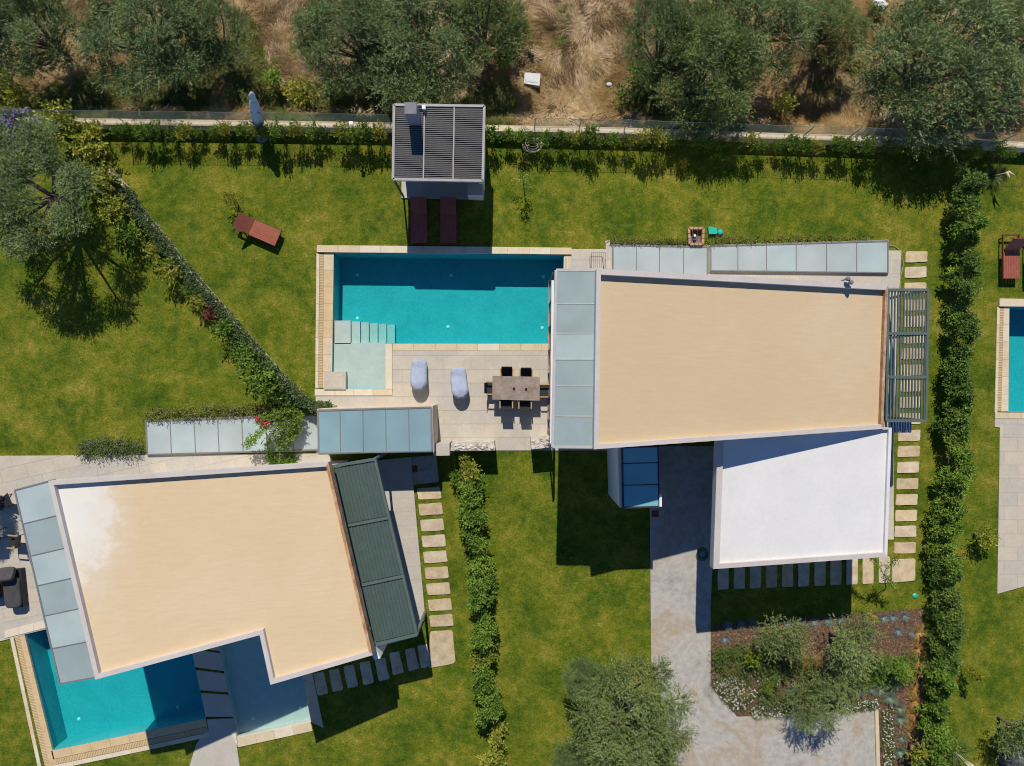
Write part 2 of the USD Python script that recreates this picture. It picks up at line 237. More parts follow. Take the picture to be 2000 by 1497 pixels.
noisy("cushion_dark", [(0.045, 0.045, 0.05), (0.075, 0.072, 0.075)], 3, rough=0.85, bump=0.3, bscale=6)
plain("chair_black", (0.022, 0.022, 0.024), 0.7); plain("wood_arm", (0.42, 0.27, 0.12), 0.55); plain("glass_dark", (0.03, 0.03, 0.03), 0.1)
noisy("terracotta", [(0.16, 0.045, 0.035), (0.22, 0.07, 0.05)], 5, rough=0.8)
noisy("brick", [(0.33, 0.19, 0.12), (0.47, 0.31, 0.22)], 6, rough=0.9)
plain("turquoise", (0.02, 0.40, 0.33), 0.4); plain("hose_green", (0.05, 0.14, 0.08), 0.4); plain("hose_pale", (0.30, 0.36, 0.16), 0.5); plain("pipe_cream", (0.62, 0.56, 0.40), 0.6); plain("blue_metal", (0.03, 0.10, 0.28), 0.4)
plain("towel_navy", (0.03, 0.04, 0.13), 0.95); plain("towel_white", (0.62, 0.62, 0.64), 0.95)
noisy("bark", [(0.06, 0.045, 0.032), (0.13, 0.1, 0.075), (0.2, 0.165, 0.13)], 6, rough=0.95, bump=0.8, bscale=14)
plain("fence_wire", (0.16, 0.22, 0.19), 0.5); plain("fence_post", (0.17, 0.24, 0.21), 0.5)
noisy("debris_white", [(0.5, 0.54, 0.58), (0.65, 0.67, 0.69)], 5, rough=0.7)
noisy("boulder", [(0.04, 0.042, 0.05), (0.09, 0.09, 0.095), (0.16, 0.15, 0.13)], 3, rough=0.9, bump=0.6, bscale=6)
leafmat("olive_leaf", [(0.05, 0.086, 0.024), (0.12, 0.175, 0.058), (0.21, 0.28, 0.105), (0.31, 0.37, 0.17)], 0.7, trans=0.18)
leafmat("olive_leaf_green", [(0.06, 0.095, 0.022), (0.14, 0.19, 0.055), (0.23, 0.29, 0.095), (0.32, 0.375, 0.145)], 0.8, trans=0.2)
leafmat("hedge_leaf", [(0.039, 0.083, 0.011), (0.104, 0.189, 0.022), (0.201, 0.315, 0.038), (0.35, 0.453, 0.073)], 1.1, trans=0.25)
leafmat("hedge_leaf_dark", [(0.024, 0.055, 0.011), (0.068, 0.132, 0.022), (0.147, 0.234, 0.038), (0.292, 0.387, 0.066)], 1.3, trans=0.22)
leafmat("hedge_leaf_yellow", [(0.083, 0.121, 0.013), (0.195, 0.244, 0.029), (0.375, 0.375, 0.054), (0.584, 0.482, 0.073)], 1.2, trans=0.25)
leafmat("ivy_leaf", [(0.018, 0.04, 0.012), (0.05, 0.09, 0.025), (0.11, 0.16, 0.055), (0.33, 0.36, 0.19)], 4.0, trans=0.1, fscale=26)
leafmat("lime_leaf", [(0.07, 0.13, 0.008), (0.16, 0.23, 0.012), (0.26, 0.30, 0.02)], 1.5)
leafmat("yellow_leaf", [(0.10, 0.13, 0.01), (0.2, 0.2, 0.015), (0.32, 0.28, 0.02)], 2.5)
leafmat("blue_leaf", [(0.10, 0.14, 0.14), (0.17, 0.225, 0.22), (0.26, 0.31, 0.31)], 2.0, trans=0.1)
leafmat("sage_leaf", [(0.09, 0.14, 0.095), (0.16, 0.23, 0.155), (0.22, 0.30, 0.21)], 2.0, trans=0.1)
leafmat("orange_grass", [(0.24, 0.13, 0.03), (0.42, 0.25, 0.07), (0.56, 0.38, 0.16)], 3.0)
leafmat("grass_blade", [(0.05, 0.09, 0.015), (0.12, 0.17, 0.04), (0.20, 0.24, 0.08)], 2.0)
plain("petal_white", (0.68, 0.66, 0.62), 0.7); plain("petal_red", (0.45, 0.02, 0.05), 0.6); plain("petal_violet", (0.22, 0.16, 0.36), 0.7); plain("petal_maroon", (0.14, 0.01, 0.025), 0.7); plain("plume", (0.55, 0.48, 0.36), 0.9)

# ------------------------------------------------------------------ foliage builders
def unit(a): return a / (np.linalg.norm(a, axis=-1, keepdims=True) + 1e-9)
def leaf_mesh(p, d, L, W, rng, flat=0.5):
    """one rhombic leaf per row: base p, direction d"""
    k = len(p); nrm = unit(rng.normal(size=(k, 3)) + np.array([0, 0, flat * 3])); s = unit(np.cross(d, nrm)); up = np.cross(s, d)
    L = np.broadcast_to(L, (k,))[:, None]; W = np.broadcast_to(W, (k,))[:, None]
    v = np.stack([p, p + d * L * 0.5 + s * W * 0.5 + up * W * 0.12, p + d * L, p + d * L * 0.5 - s * W * 0.5 + up * W * 0.12], 1).reshape(-1, 3)
    i = np.arange(k)[:, None] * 4
    return v, np.vstack([i + [0, 1, 2], i + [0, 2, 3]])
def shoots(o, d, length, nl, L, W, rng, spread=0.9, flat=0.5, curve=None):
    """leafy shoots: origins o, directions d; nl leaves along each"""
    k = len(o); t = np.tile(np.linspace(0.12, 1.0, nl), k); idx = np.repeat(np.arange(k), nl)
    ln = np.broadcast_to(length, (k,))[idx] * t
    p = o[idx] + d[idx] * ln[:, None]
    if curve is not None: p = p + np.array([0, 0, curve]) * (ln ** 2)[:, None]
    ld = unit(d[idx] * 0.7 + rng.normal(size=(len(idx), 3)) * spread * 0.6)
    return leaf_mesh(p, ld, L * rng.uniform(0.7, 1.25, len(idx)), W * rng.uniform(0.75, 1.2, len(idx)), rng, flat)
def ball(rng, k):
    return unit(rng.normal(size=(k, 3)))
def clump_leaves(rng, clumps, per_m2, slen, nl, L, W, up=0.35, spread=0.9, flat=0.5, curve=None, lean=(0, 0, 0)):
    b = MB()
    for c, r in clumps:
        r = np.broadcast_to(np.asarray(r, float), (3,)); k = max(6, int(per_m2 * 4 * np.pi * (r.mean() ** 2)))
        u = ball(rng, k); u[:, 2] = np.where(u[:, 2] < -0.35, -u[:, 2], u[:, 2])
        rad = rng.uniform(0.35, 0.85, k)[:, None]
        o = np.array(c) + u * r * rad
        d = unit(u + np.array([0, 0, up]) + np.array(lean) + rng.normal(size=(k, 3)) * 0.35)
        b.add(*shoots(o, d, slen * rng.uniform(0.6, 1.3, k), nl, L, W, rng, spread, flat, curve))
    return b.mesh()
def olive_proto(name, seed, R=2.6, zc=3.4, nclump=19, leaf="olive_leaf", dens=66, L=0.105, W=0.034, trunk=1.3, squash=0.80, lump=(0.17, 0.29), sep=0.80):
    rng = np.random.default_rng(seed); p = klass(name)
    cl = []; tries = 0
    while len(cl) < nclump and tries < 4000:
        tries += 1; a = rng.uniform(0, 2 * np.pi); q = math.sqrt(rng.uniform(0, 1)) * R * 0.82; rr = rng.uniform(*lump) * R * (1.15 - 0.35 * q / R)
        z = zc + squash * R * (math.sqrt(max(0.0, 1 - (q / R) ** 2)) - 0.55) + rng.uniform(-0.55, 0.40); c = np.array([q * math.cos(a), q * math.sin(a), z])
        if all(np.linalg.norm((c - o)[:2]) > sep * (rr + r[0]) for o, r in cl): cl.append((c, np.array([1, 1, 0.85]) * rr))
    crown = clump_leaves(rng, cl, dens, 0.50, 12, L, W, up=0.45, spread=0.8, curve=-0.12)
    b = MB(); base = np.array([0, 0, -0.15])
    fork = np.array([rng.uniform(-0.15, 0.15), rng.uniform(-0.15, 0.15), trunk])
    b.add(*tube([base, lerp(base, fork, 0.4) + [0.05, 0.03, 0], fork], np.array([0.24, 0.17, 0.15]) * R / 2.6, 8))
    for i, (c, r) in enumerate(cl):
        mid = lerp(fork, c, 0.5) + rng.normal(size=3) * 0.18; mid[2] = min(mid[2], c[2])
        b.add(*tube([fork, mid, c, c + (c - mid) * 0.35], np.array([0.085, 0.055, 0.03, 0.008]) * R / 2.6, 6))
        for j in range(4):
            e = c + ball(rng, 1)[0] * r * 0.9; b.add(*tube([lerp(mid, c, 0.6), lerp(c, e, 0.5) + [0, 0, 0.05], e], np.array([0.028, 0.018, 0.006]) * R / 2.6, 5))
    part(p, "trunk", b.mesh(), "bark", local=True); part(p, "crown", crown, leaf, local=True); return p
def strip_pts(path, rng, k, width):
    ls = LineString(path); s = rng.uniform(0, ls.length, k)
    a = np.array([ls.interpolate(x).coords[0] for x in s]); e = np.array([ls.interpolate(min(x + 0.3, ls.length)).coords[0] for x in s]); e0 = np.array([ls.interpolate(max(x - 0.3, 0)).coords[0] for x in s])
    t = e - e0; t /= np.linalg.norm(t, axis=1, keepdims=True) + 1e-9; nn = np.c_[-t[:, 1], t[:, 0]]
    off = rng.uniform(-1, 1, k)
    return a, nn, off, s
def hedge(path_px, width, height, per_m, leaf, name, label, seed, L=0.095, W=0.052, dens=95, cat="hedge", mats=None, z0=0.0, cluster=0.30, lumps=0.5):
    """a row of leafy lumps along a line, with bare woody stems under it"""
    rng = np.random.default_rng(seed); path = PX([(1000 + (x - 1000) * 0.965, 748.5 + (y - 748.5) * 0.965) for x, y in path_px], 0); ls = LineString(path); loc = (*path[0], z0)
    t = thing(name, label, cat, loc)
    k = int(ls.length * per_m); a, nn, off, s = strip_pts(path, rng, k, width)
    q = np.c_[s * 0.9, np.zeros(k), np.zeros(k)]; hv = 0.65 + 0.6 * meshkit.noise(q * 1.3, seed + 3); wv = 0.7 + 0.6 * meshkit.noise(q * 0.8, seed)
    c = np.c_[a + nn * (off * width / 2 * wv)[:, None], z0 + height * hv * (1 - 0.45 * np.abs(off) ** 2) * rng.uniform(0.45, 1.0, k)]
    rad = rng.uniform(0.13, 0.30, k); sel = meshkit.noise(np.c_[c[:, :2] * 0.6, np.zeros(k)], seed + 5) if mats else np.zeros(k)
    for mt, m in ((leaf, sel < 0.52), (mats, sel >= 0.52)):
        if mt and m.any(): part(t, "foliage", clump_leaves(rng, [(c[i], (rad[i], rad[i], rad[i] * 1.1)) for i in np.nonzero(m)[0]], dens, 0.17, 5, L, W, up=0.45, spread=1.0, flat=0.8), mt)
    b = MB(); ns = int(ls.length / 0.45)
    for i in range(ns):
        q0 = np.array(ls.interpolate((i + 0.5) / ns * ls.length).coords[0]) + rng.normal(size=2) * 0.1
        b.add(*tube([[*q0, z0 - 0.05], [*(q0 + rng.normal(size=2) * 0.1), z0 + height * 0.4], [*(q0 + rng.normal(size=2) * 0.25), z0 + height * 0.75]], [0.025, 0.016, 0.006], 5))
    part(t, "stems", b.mesh(), "bark", kind="stuff")
    return t
def bush_proto(name, seed, R, H, leaf, L, W, n=9, dens=26, slen=0.22, flower=None, nl=7, up=0.5, nf=40, fs=0.06):
    rng = np.random.default_rng(seed); p = klass(name); cl = []
    for i in range(n):
        a = i * 2.39996; q = math.sqrt((i + 0.3) / n) * R * 0.72
        cl.append((np.array([q * math.cos(a), q * math.sin(a), H * (0.45 + 0.4 * (1 - (q / R) ** 2)) + rng.uniform(-0.1, 0.05) * H]), np.array([1, 1, 0.9]) * R * rng.uniform(0.28, 0.42)))
    b = MB()
    for c, r in cl: b.add(*tube([[0, 0, -0.04], [c[0] * 0.4, c[1] * 0.4, c[2] * 0.5], c], [0.022, 0.014, 0.005], 5))
    part(p, "stems", b.mesh(), "bark", local=True)
    part(p, "foliage", clump_leaves(rng, cl, dens, slen, nl, L, W, up=up), leaf, local=True)
    if flower:
        u = ball(rng, nf); u[:, 2] = np.abs(u[:, 2]); ci = rng.integers(0, n, nf); o = np.array([cl[i][0] for i in ci]) + u * np.array([cl[i][1] for i in ci]) * 1.05
        b = MB()
        for kx in range(3): b.add(*leaf_mesh(o, ball(rng, nf), fs, fs * 0.8, rng, 0.8))
        part(p, "flowers", b.mesh(), flower, kind="stuff", local=True)
    return p
def blade_tuft(rng, k, R, H, w, curl, segs=3, base=0.05, up=0.6):
    """grass tuft of k arching blades"""
    a = rng.uniform(0, 2 * np.pi, k); o = np.c_[np.cos(a), np.sin(a), np.zeros(k)] * base * rng.uniform(0, 1, k)[:, None]
    a2 = a + rng.normal(size=k) * 0.5; d = unit(np.c_[np.cos(a2) * R, np.sin(a2) * R, np.full(k, H)] * rng.uniform(0.5, 1.1, (k, 3)))
    ln = np.hypot(R, H) * rng.uniform(0.6, 1.1, k); s = unit(np.cross(d, np.c_[np.zeros(k), np.zeros(k), np.ones(k)]) + 1e-6)
    V = []
    for j in range(segs + 1):
        t = j / segs; c = o + d * (ln * t)[:, None] + np.array([0, 0, -curl]) * ((ln * t) ** 2)[:, None] ; c[:, 2] = np.maximum(c[:, 2], 0.01 + 0.01 * rng.uniform(0, 1, k))
        ww = w * (1 - 0.85 * t); V += [c - s * ww / 2, c + s * ww / 2]
    v = np.stack(V, 1).reshape(-1, 3); m = 2 * (segs + 1); i = np.arange(k)[:, None] * m; f = []
    for j in range(segs): f += [i + [2 * j, 2 * j + 1, 2 * j + 3], i + [2 * j, 2 * j + 3, 2 * j + 2]]
    return v, np.vstack(f)
def instancer(name, protos, pos, yaw, scale, idx, tilt=None):
    p = numbered("/World", name); pi = UsdGeom.PointInstancer.Define(stage, p); tag(pi.GetPrim(), kind="stuff")
    paths = []
    for i, (m, mat) in enumerate(protos):
        q = numbered(p, "tuft"); usdkit.mesh(stage, q, m, MAT[mat]); paths.append(Sdf.Path(q))
    pi.CreatePrototypesRel().SetTargets(paths); pi.CreatePositionsAttr(Vt.Vec3fArray.FromNumpy(np.asarray(pos, np.float32)))
    pi.CreateProtoIndicesAttr(Vt.IntArray.FromNumpy(np.asarray(idx, np.int32))); pi.CreateScalesAttr(Vt.Vec3fArray.FromNumpy(np.repeat(np.asarray(scale, np.float32)[:, None], 3, 1)))
    pi.CreateOrientationsAttr(Vt.QuathArray([Gf.Quath(float(math.cos(y / 2)), 0, 0, float(math.sin(y / 2))) for y in yaw]))
    return p

# ------------------------------------------------------------------ the ground
WALL_PX = [(-320, 229), (0, 233), (500, 239), (760, 243), (950, 248), (1220, 253), (1500, 263), (1740, 270), (2000, 281), (2320, 293)]
def wall_y(x): return np.interp(x, [p[0] for p in WALL_PX], [p[1] for p in WALL_PX])
POOL1 = [(652, 495), (1101, 499), (1098, 671), (752, 671), (752, 760), (648, 760)]
POOL2A = [(48, 1240), (100, 1466), (402, 1403), (350, 1168)]
POOL2B = [(412, 1190), (430, 1272), (463, 1440), (607, 1409), (560, 1160)]
POOL3 = [(1971, 600), (2200, 604), (2200, 804), (1969, 804)]
BED_PX = [(1390, 1222), (1805, 1188), (1802, 1497), (1795, 1640), (1718, 1640), (1714, 1386), (1440, 1399), (1388, 1343)]
site = Polygon(PX([(x, y + 4) for x, y in WALL_PX] + [(2320, 1800), (-320, 1800)]))
holes = unary_union([Polygon(PX(p)).buffer(0.02, join_style=2) for p in (POOL1, POOL2A, POOL2B, POOL3)])
struct("ground", (np.array([[-300, -300, -4.4], [300, -300, -4.4], [300, 300, -4.4], [-300, 300, -4.4]]), np.array([[0, 1, 2, 3]])), "field_soil")
struct("lawn", shp(site.difference(holes), -4.3, 0.0), "lawn")
# dry field beyond the wall, gently lumpy
gx, gy = np.meshgrid(np.linspace(P(-320, 0)[0], P(2320, 0)[0], 260), np.linspace(0, 1, 110), indexing="xy")
yb = (748.5 - (wall_y(gx / S(0) + 1000) - 4)) * S(0); gyy = yb + gy * (P(0, -420)[1] - yb)
hz = (meshkit.fbm(np.stack([gx * 0.35, gyy * 0.35, 0 * gx], -1), 4, 3) - 0.5) * 0.9 * np.clip(gy * 8, 0, 1) + (meshkit.fbm(np.stack([gx * 2, gyy * 2, 0 * gx], -1), 3, 8) - 0.5) * 0.07 * np.clip(gy * 8, 0, 1) - 0.6 - 2.1 * np.clip((gyy - yb) / 1.2, 0, 1)
ii, jj = np.meshgrid(np.arange(109), np.arange(259), indexing="ij"); q = np.stack([ii * 260 + jj, ii * 260 + jj + 1, (ii + 1) * 260 + jj + 1, (ii + 1) * 260 + jj], -1).reshape(-1, 4)
struct("dry_field", (np.stack([gx, gyy, hz], -1).reshape(-1, 3), q), "field_soil", smooth=True)
struct("soil_strip", shp(Polygon(PX([(x, y + 5) for x, y in WALL_PX] + [(x, y + 17 + 3 * math.sin(x * 0.05)) for x, y in WALL_PX[::-1]])), -0.05, 0.004), "soil")
struct("mulch_bed", shp(Polygon(PX(BED_PX)), -0.05, 0.008), "mulch")

# ------------------------------------------------------------------ paved surfaces
def paved(name, poly, tw, th, z, mats, rot=0.0, gap=0.008, seed=1, base="grout", org=(0, 0)):
    """stone slabs laid in running bond over a base; every slab a part"""
    p = structx(name); rng = np.random.default_rng(seed)
    part(p, "bedding", shp(poly, -0.06, z - 0.008), base)
    from shapely import affinity
    q = affinity.rotate(poly, -rot, origin=org, use_radians=True); x0, y0, x1, y1 = q.bounds
    r = 0; y = y0 - (y0 % th)
    while y < y1:
        x = x0 - (x0 % tw) - tw + (tw / 2 if r % 2 else 0)
        while x < x1:
            c = Polygon([(x + gap / 2, y + gap / 2), (x + tw - gap / 2, y + gap / 2), (x + tw - gap / 2, y + th - gap / 2), (x + gap / 2, y + th - gap / 2)]).intersection(q)
            if c.area > 0.02 and c.geom_type == "Polygon":
                c = affinity.rotate(c, rot, origin=org, use_radians=True)
                part(p, "paving_slab", shp(c, z - 0.03, z + rng.uniform(-0.0015, 0.0015)), mats[rng.integers(0, len(mats))])
            x += tw
        y += th; r += 1
    return p
PAVE = ["paving_0", "paving_1", "paving_2"]
lawn_out = holes.buffer(0.0)
terr = Polygon(PX([(767, 686), (1100, 686), (1100, 500), (1115, 487), (1192, 487), (1192, 880), (1037, 880), (968, 880), (845, 885), (617, 886), (617, 774), (767, 774)])).difference(Polygon(PX([(645, 497), (1114, 497), (1114, 686), (645, 686)])))
paved("terrace", terr, 1.2, 0.6, 0.03, PAVE, gap=0.010, seed=3)
paved("north_walkway", Polygon(PX([(1182, 470), (1192, 470), (1192, 480), (1740, 490), (1760, 490), (1756, 568), (1745, 830), (1745, 1054), (1640, 1054), (1640, 600), (1192, 600)])), 1.2, 0.6, 0.03, PAVE, gap=0.006, seed=4)
t2rot = math.atan2(-(1225 - 1248), (88 - 12))
paved("left_terrace", Polygon(PX([(-320, 893), (640, 886), (660, 915), (300, 940), (345, 1165), (10, 1250), (-320, 1330)])).buffer(0).difference(holes), 1.2, 0.6, 0.03, PAVE, rot=0.22, gap=0.007, seed=5)
paved("side_terrace", Polygon(PX([(680, 905), (803, 893), (831, 1205), (812, 1243), (740, 1262)])), 1.2, 0.6, 0.10, ["paving_2"], rot=0.05, gap=0.004, seed=6)
paved("neighbour_terrace", Polygon(PX([(1942, 806), (2300, 806), (2300, 1060), (1947, 1160), (1952, 835), (1942, 834)])), 1.2, 0.6, 0.03, PAVE, gap=0.006, seed=7)
drive = structx("driveway")
part(drive, "slab", slab([(1268, 872), (1560, 872), (1560, 1060), (1392, 1100), (1388, 1180), (1388, 1340), (1440, 1401), (1712, 1388), (1716, 1640), (1320, 1640), (1300, 1400), (1272, 1290)], 0.02, 0.08), "concrete")
part(drive, "kerb", slab([(1709, 1386), (1716, 1386), (1723, 1640), (1716, 1640)], 0.10, 0.15), "coping_1")
path_slab = struct("garden_path", slab([(370, 1497), (383, 1455), (400, 1430), (455, 1418), (462, 1455), (468, 1497), (480, 1600), (340, 1600)], 0.02, 0.08), "paving_2")

def stones(name, quads, seed):
    p = structx(name); rng = np.random.default_rng(seed)
    for qd in quads:
        xy = np.array(PX(qd)); c = xy.mean(0); pts = []
        for i in range(4):      # hand-cut edges
            a, b = xy[i], xy[(i + 1) % 4]
            for t in (0.06, 0.35, 0.65, 0.94): pts.append(lerp(a, b, t) + rng.normal(size=2) * 0.007)
        pts = np.array(pts); top = c + (pts - c) * 0.985
        z = 0.035 + rng.uniform(-0.008, 0.008); v1, f1 = vprism(pts, z - 0.012, -0.05); v2, f2 = vprism(top, z, z - 0.013)
        part(p, "stepping_stone", join((v1, f1), (v2, f2)), f"step_stone_{rng.integers(0, 3)}")
    return p
ys = [492, 522, 553, 586, 618, 650, 681, 713, 744, 776, 808, 841, 872, 903, 935, 966, 997, 1028, 1060]
stones("stepping_stone_path", [[(1768.5 - i * 1.25, y), (1811 - i * 1.25, y - 1), (1810 - i * 1.25, y + 20.5), (1767.5 - i * 1.25, y + 21.5)] for i, y in enumerate(ys)]
       + [[(1742, 1093), (1787, 1091), (1787, 1134), (1741, 1138)]] + [[(1402 + i * 31.4, 1090), (1423.5 + i * 31.4, 1089), (1423 + i * 31.4, 1151 - i * 1.2), (1401.5 + i * 31.4, 1152 - i * 1.2)] for i in range(10)] + [[(1716, 1088), (1738, 1087), (1738, 1138), (1715, 1139)]], 21)
lq = []
for i in range(9):
    y = 951 + i * 31.1; x = 814 + i * 3.05; lq.append([(x, y + 3), (x + 45, y), (x + 48, y + 22.5), (x + 3, y + 25)])
lq.append([(840, 1233), (884, 1231), (890, 1295), (836, 1306)])
for i, (x, y) in enumerate([(612, 1316), (642, 1309), (671, 1302), (702, 1295), (732, 1288), (760, 1276), (790, 1268), (815, 1262)]): lq.append([(x, y), (x + 20, y - 4), (x + 29, y + 38), (x + 8, y + 43)])
stones("stepping_stone_path", lq, 22)
single("entrance_slab", slab([(803, 893), (852, 890), (857, 942), (808, 947)], 0.03, 0.08), "concrete", "grey concrete slab with a dark red cover outside the stair box", "slab")

# ------------------------------------------------------------------ pools
def basin(pool, poly_px, depth, zw=0.0, floor="pool_tile"):
    xy = np.array(PX(poly_px)); a = np.sum(xy[:, 0] * np.roll(xy[:, 1], -1) - np.roll(xy[:, 0], -1) * xy[:, 1])
    if a < 0: xy = xy[::-1]
    pg = Polygon(xy)
    part(pool, "floor", shp(pg.buffer(0.099, join_style=2), -depth - 0.15, -depth), floor)
    part(pool, "wall", shp(pg.buffer(0.10, join_style=2).difference(pg), -depth - 0.14, zw), floor)
    return pg
def coping_row(pool, a, b, c, d, n, z, seed, t=0.10, mats=("coping_0", "coping_1", "coping_2"), hs=None):
    """stones between edge a-b and edge d-c"""
    rng = np.random.default_rng(seed); a, b, c, d = [np.array(PX([q], 0)[0]) for q in (a, b, c, d)]
    for i in range(n):
        g = 0.004 / max(np.linalg.norm(b - a), 0.1); t0, t1 = i / n + g, (i + 1) / n - g
        part(pool, "coping_stone", vprism([lerp(a, b, t0), lerp(a, b, t1), lerp(d, c, t1), lerp(d, c, t0)], z, z - t), mats[rng.integers(0, len(mats))])
def grate(pool, a, b, c, d, n, z):
    part(pool, "grate_channel", slab([a, b, c, d], z - 0.008, 0.05), "grate_bed")
    a, b, c, d = [np.array(PX([q], 0)[0]) for q in (a, b, c, d)]; m = MB()
    for i in range(n): m.add(*vprism([lerp(a, b, (i + 0.2) / n), lerp(a, b, (i + 0.75) / n), lerp(d, c, (i + 0.75) / n), lerp(d, c, (i + 0.2) / n)], z, z - 0.02))
    part(pool, "overflow_grate", m.mesh(), "grate", kind="stuff")
def water(pool, pg, depth, z): part(pool, "water", shp(pg.buffer(0.015, join_style=2), -depth - 0.04, z), "water")
def lamp(pool, px, py, z, on_px=True):
    c = P(px, py, z); part(pool, "pool_light", lathe([(0.0, 0.03), (0.05, 0.028), (0.075, 0.01), (0.08, 0.0)], 12, c), "lamp_white")
D1 = 1.15
p1 = thing("swimming_pool", "turquoise rectangular pool with steps and shallow corner shelf beside the central terrace", "swimming pool", P(860, 590))
pg1 = basin(p1, POOL1, D1)
part(p1, "shelf", slab([(649, 670), (752, 670), (752, 760), (648, 760)], -0.2, D1 - 0.21), "pool_step")
def P0(x, y): return PX([(x, y)])[0]
for i, (xa, xb) in enumerate([(651, 683), (683, 700), (700, 716), (716, 732), (732, 748), (748, 764)]):
    zt = -0.16 - 0.155 * i; part(p1, "step", vprism([P0(xa + 0.4, 626 + i), P0(xb, 626 + i), P0(xb, 670), P0(xa + 0.4, 670)], zt, -D1 + 0.004), "pool_step")
water(p1, pg1, D1, -0.03)
coping_row(p1, (620, 480), (1116, 485), (1116, 498), (620, 493.5), 12, 0.10, 1, 0.2)
coping_row(p1, (618.5, 495), (616, 759), (622, 759), (624, 495), 8, 0.03, 2)
coping_row(p1, (632.5, 495), (630.5, 759), (648, 759), (652, 495), 8, 0.012, 3, mats=("coping_tan", "coping_1"))
grate(p1, (624.5, 496), (622.5, 758), (630, 758), (632, 496), 84, 0.018)
coping_row(p1, (615, 760.5), (766, 760.5), (767, 773), (615, 773), 4, 0.03, 4)
coping_row(p1, (752.5, 672), (766.5, 672), (766.5, 760), (752.5, 760), 1, 0.03, 5); coping_row(p1, (767, 672), (1100, 672), (1100, 685.5), (767, 685.5), 8, 0.03, 6)
coping_row(p1, (1101.5, 499), (1116, 499), (1114, 672), (1099, 672), 5, 0.03, 7)
part(p1, "skimmer_box", slab([(634, 727), (675, 726), (675, 761), (633, 761)], 0.09, 0.4), "paving_0"); part(p1, "skimmer_lid", slab([(642, 731), (670, 731), (670, 758), (642, 758)], 0.102, 0.02), "paving_1")
for x, y in ((698, 537), (881, 538), (1061, 540), (698, 622), (875, 639), (1059, 641)): lamp(p1, 1000 + (x - 1000), y, -D1)
D2 = 1.1
p2 = thing("swimming_pool", "turquoise corner pool with a shaded half under the left villa's roof edge", "swimming pool", P(230, 1340))
pgA = basin(p2, POOL2A, D2); water(p2, pgA, D2, -0.02)
coping_row(p2, (20, 1246), (88, 1560), (95, 1560), (27, 1244.5), 9, 0.03, 11); coping_row(p2, (38, 1242.5), (104, 1524), (116, 1522), (48, 1240), 9, 0.012, 12, mats=("coping_tan",))
grate(p2, (29, 1245), (92, 1514), (102, 1512), (37.5, 1243), 90, 0.018)
coping_row(p2, (11, 1246), (95, 1225), (95, 1211), (11, 1232), 3, 0.06, 13)
coping_row(p2, (100, 1467), (402, 1404), (405, 1419), (104, 1483), 8, 0.012, 14, mats=("coping_tan",)); grate(p2, (104, 1484), (405, 1420), (407, 1430), (106, 1494), 95, 0.018)
coping_row(p2, (106, 1495), (408, 1431), (410, 1439), (107, 1503), 8, 0.03, 15)
for x, y in ((154, 1405), (347, 1382)): lamp(p2, x, y, -D2)
p3 = thing("swimming_pool", "shallow plunge pool tucked in the notch of the left villa's roof", "swimming pool", P(520, 1340))
pgB = basin(p3, POOL2B, 0.3, floor="pool_step"); water(p3, pgB, 0.3, -0.02)
coping_row(p3, (463, 1441), (607, 1410), (611, 1427), (466, 1459), 4, 0.04, 16); coping_row(p3, (562, 1160), (608, 1410), (632, 1421), (578, 1160), 6, 0.04, 17)
coping_row(p3, (456, 1405), (462.5, 1441), (465.5, 1459), (449, 1424), 1, 0.04, 18)
for x, y in ((494, 1403), (586, 1382)): lamp(p3, x, y, -0.3)
br = structx("pool_bridge")
def bq(t0, t1):
    A, B, C, D = np.array([352, 1168]), np.array([403, 1404]), np.array([456, 1404]), np.array([410, 1185]); return [tuple(lerp(A, B, t0)), tuple(lerp(A, B, t1)), tuple(lerp(D, C, t1)), tuple(lerp(D, C, t0))]
for t0, t1 in ((0.0, 0.20), (0.22, 0.40), (0.42, 0.575), (0.60, 0.765), (0.79, 0.985)): part(br, "bridge_slab", slab(bq(t0, t1), 0.05, 0.14), "paving_0")
part(br, "bridge_slab", slab([(404, 1406), (456, 1404), (462, 1428), (409, 1438)], 0.05, 0.12), "paving_0")
part(br, "support", slab([(356, 1168), (405, 1400), (448, 1400), (404, 1185)], -0.12, 1.0), "pool_tile")
p4 = thing("swimming_pool", "neighbour's pool cut by the right edge of the picture", "swimming pool", P(2080, 700))
pgC = basin(p4, POOL3, 1.1); water(p4, pgC, 1.1, -0.03)
coping_row(p4, (1949, 584), (2200, 588), (2200, 602), (1949, 599), 5, 0.10, 21, 0.2); coping_row(p4, (1947, 600), (1942, 806), (1947, 806), (1952, 600), 6, 0.03, 22); coping_row(p4, (1960, 600), (1955, 804), (1969, 804), (1971, 600), 6, 0.012, 23)
grate(p4, (1952.5, 601), (1947.5, 803), (1954.5, 803), (1959.5, 601), 62, 0.018)
coping_row(p4, (1942, 806), (2200, 806), (2200, 818), (1942, 818), 5, 0.05, 24)

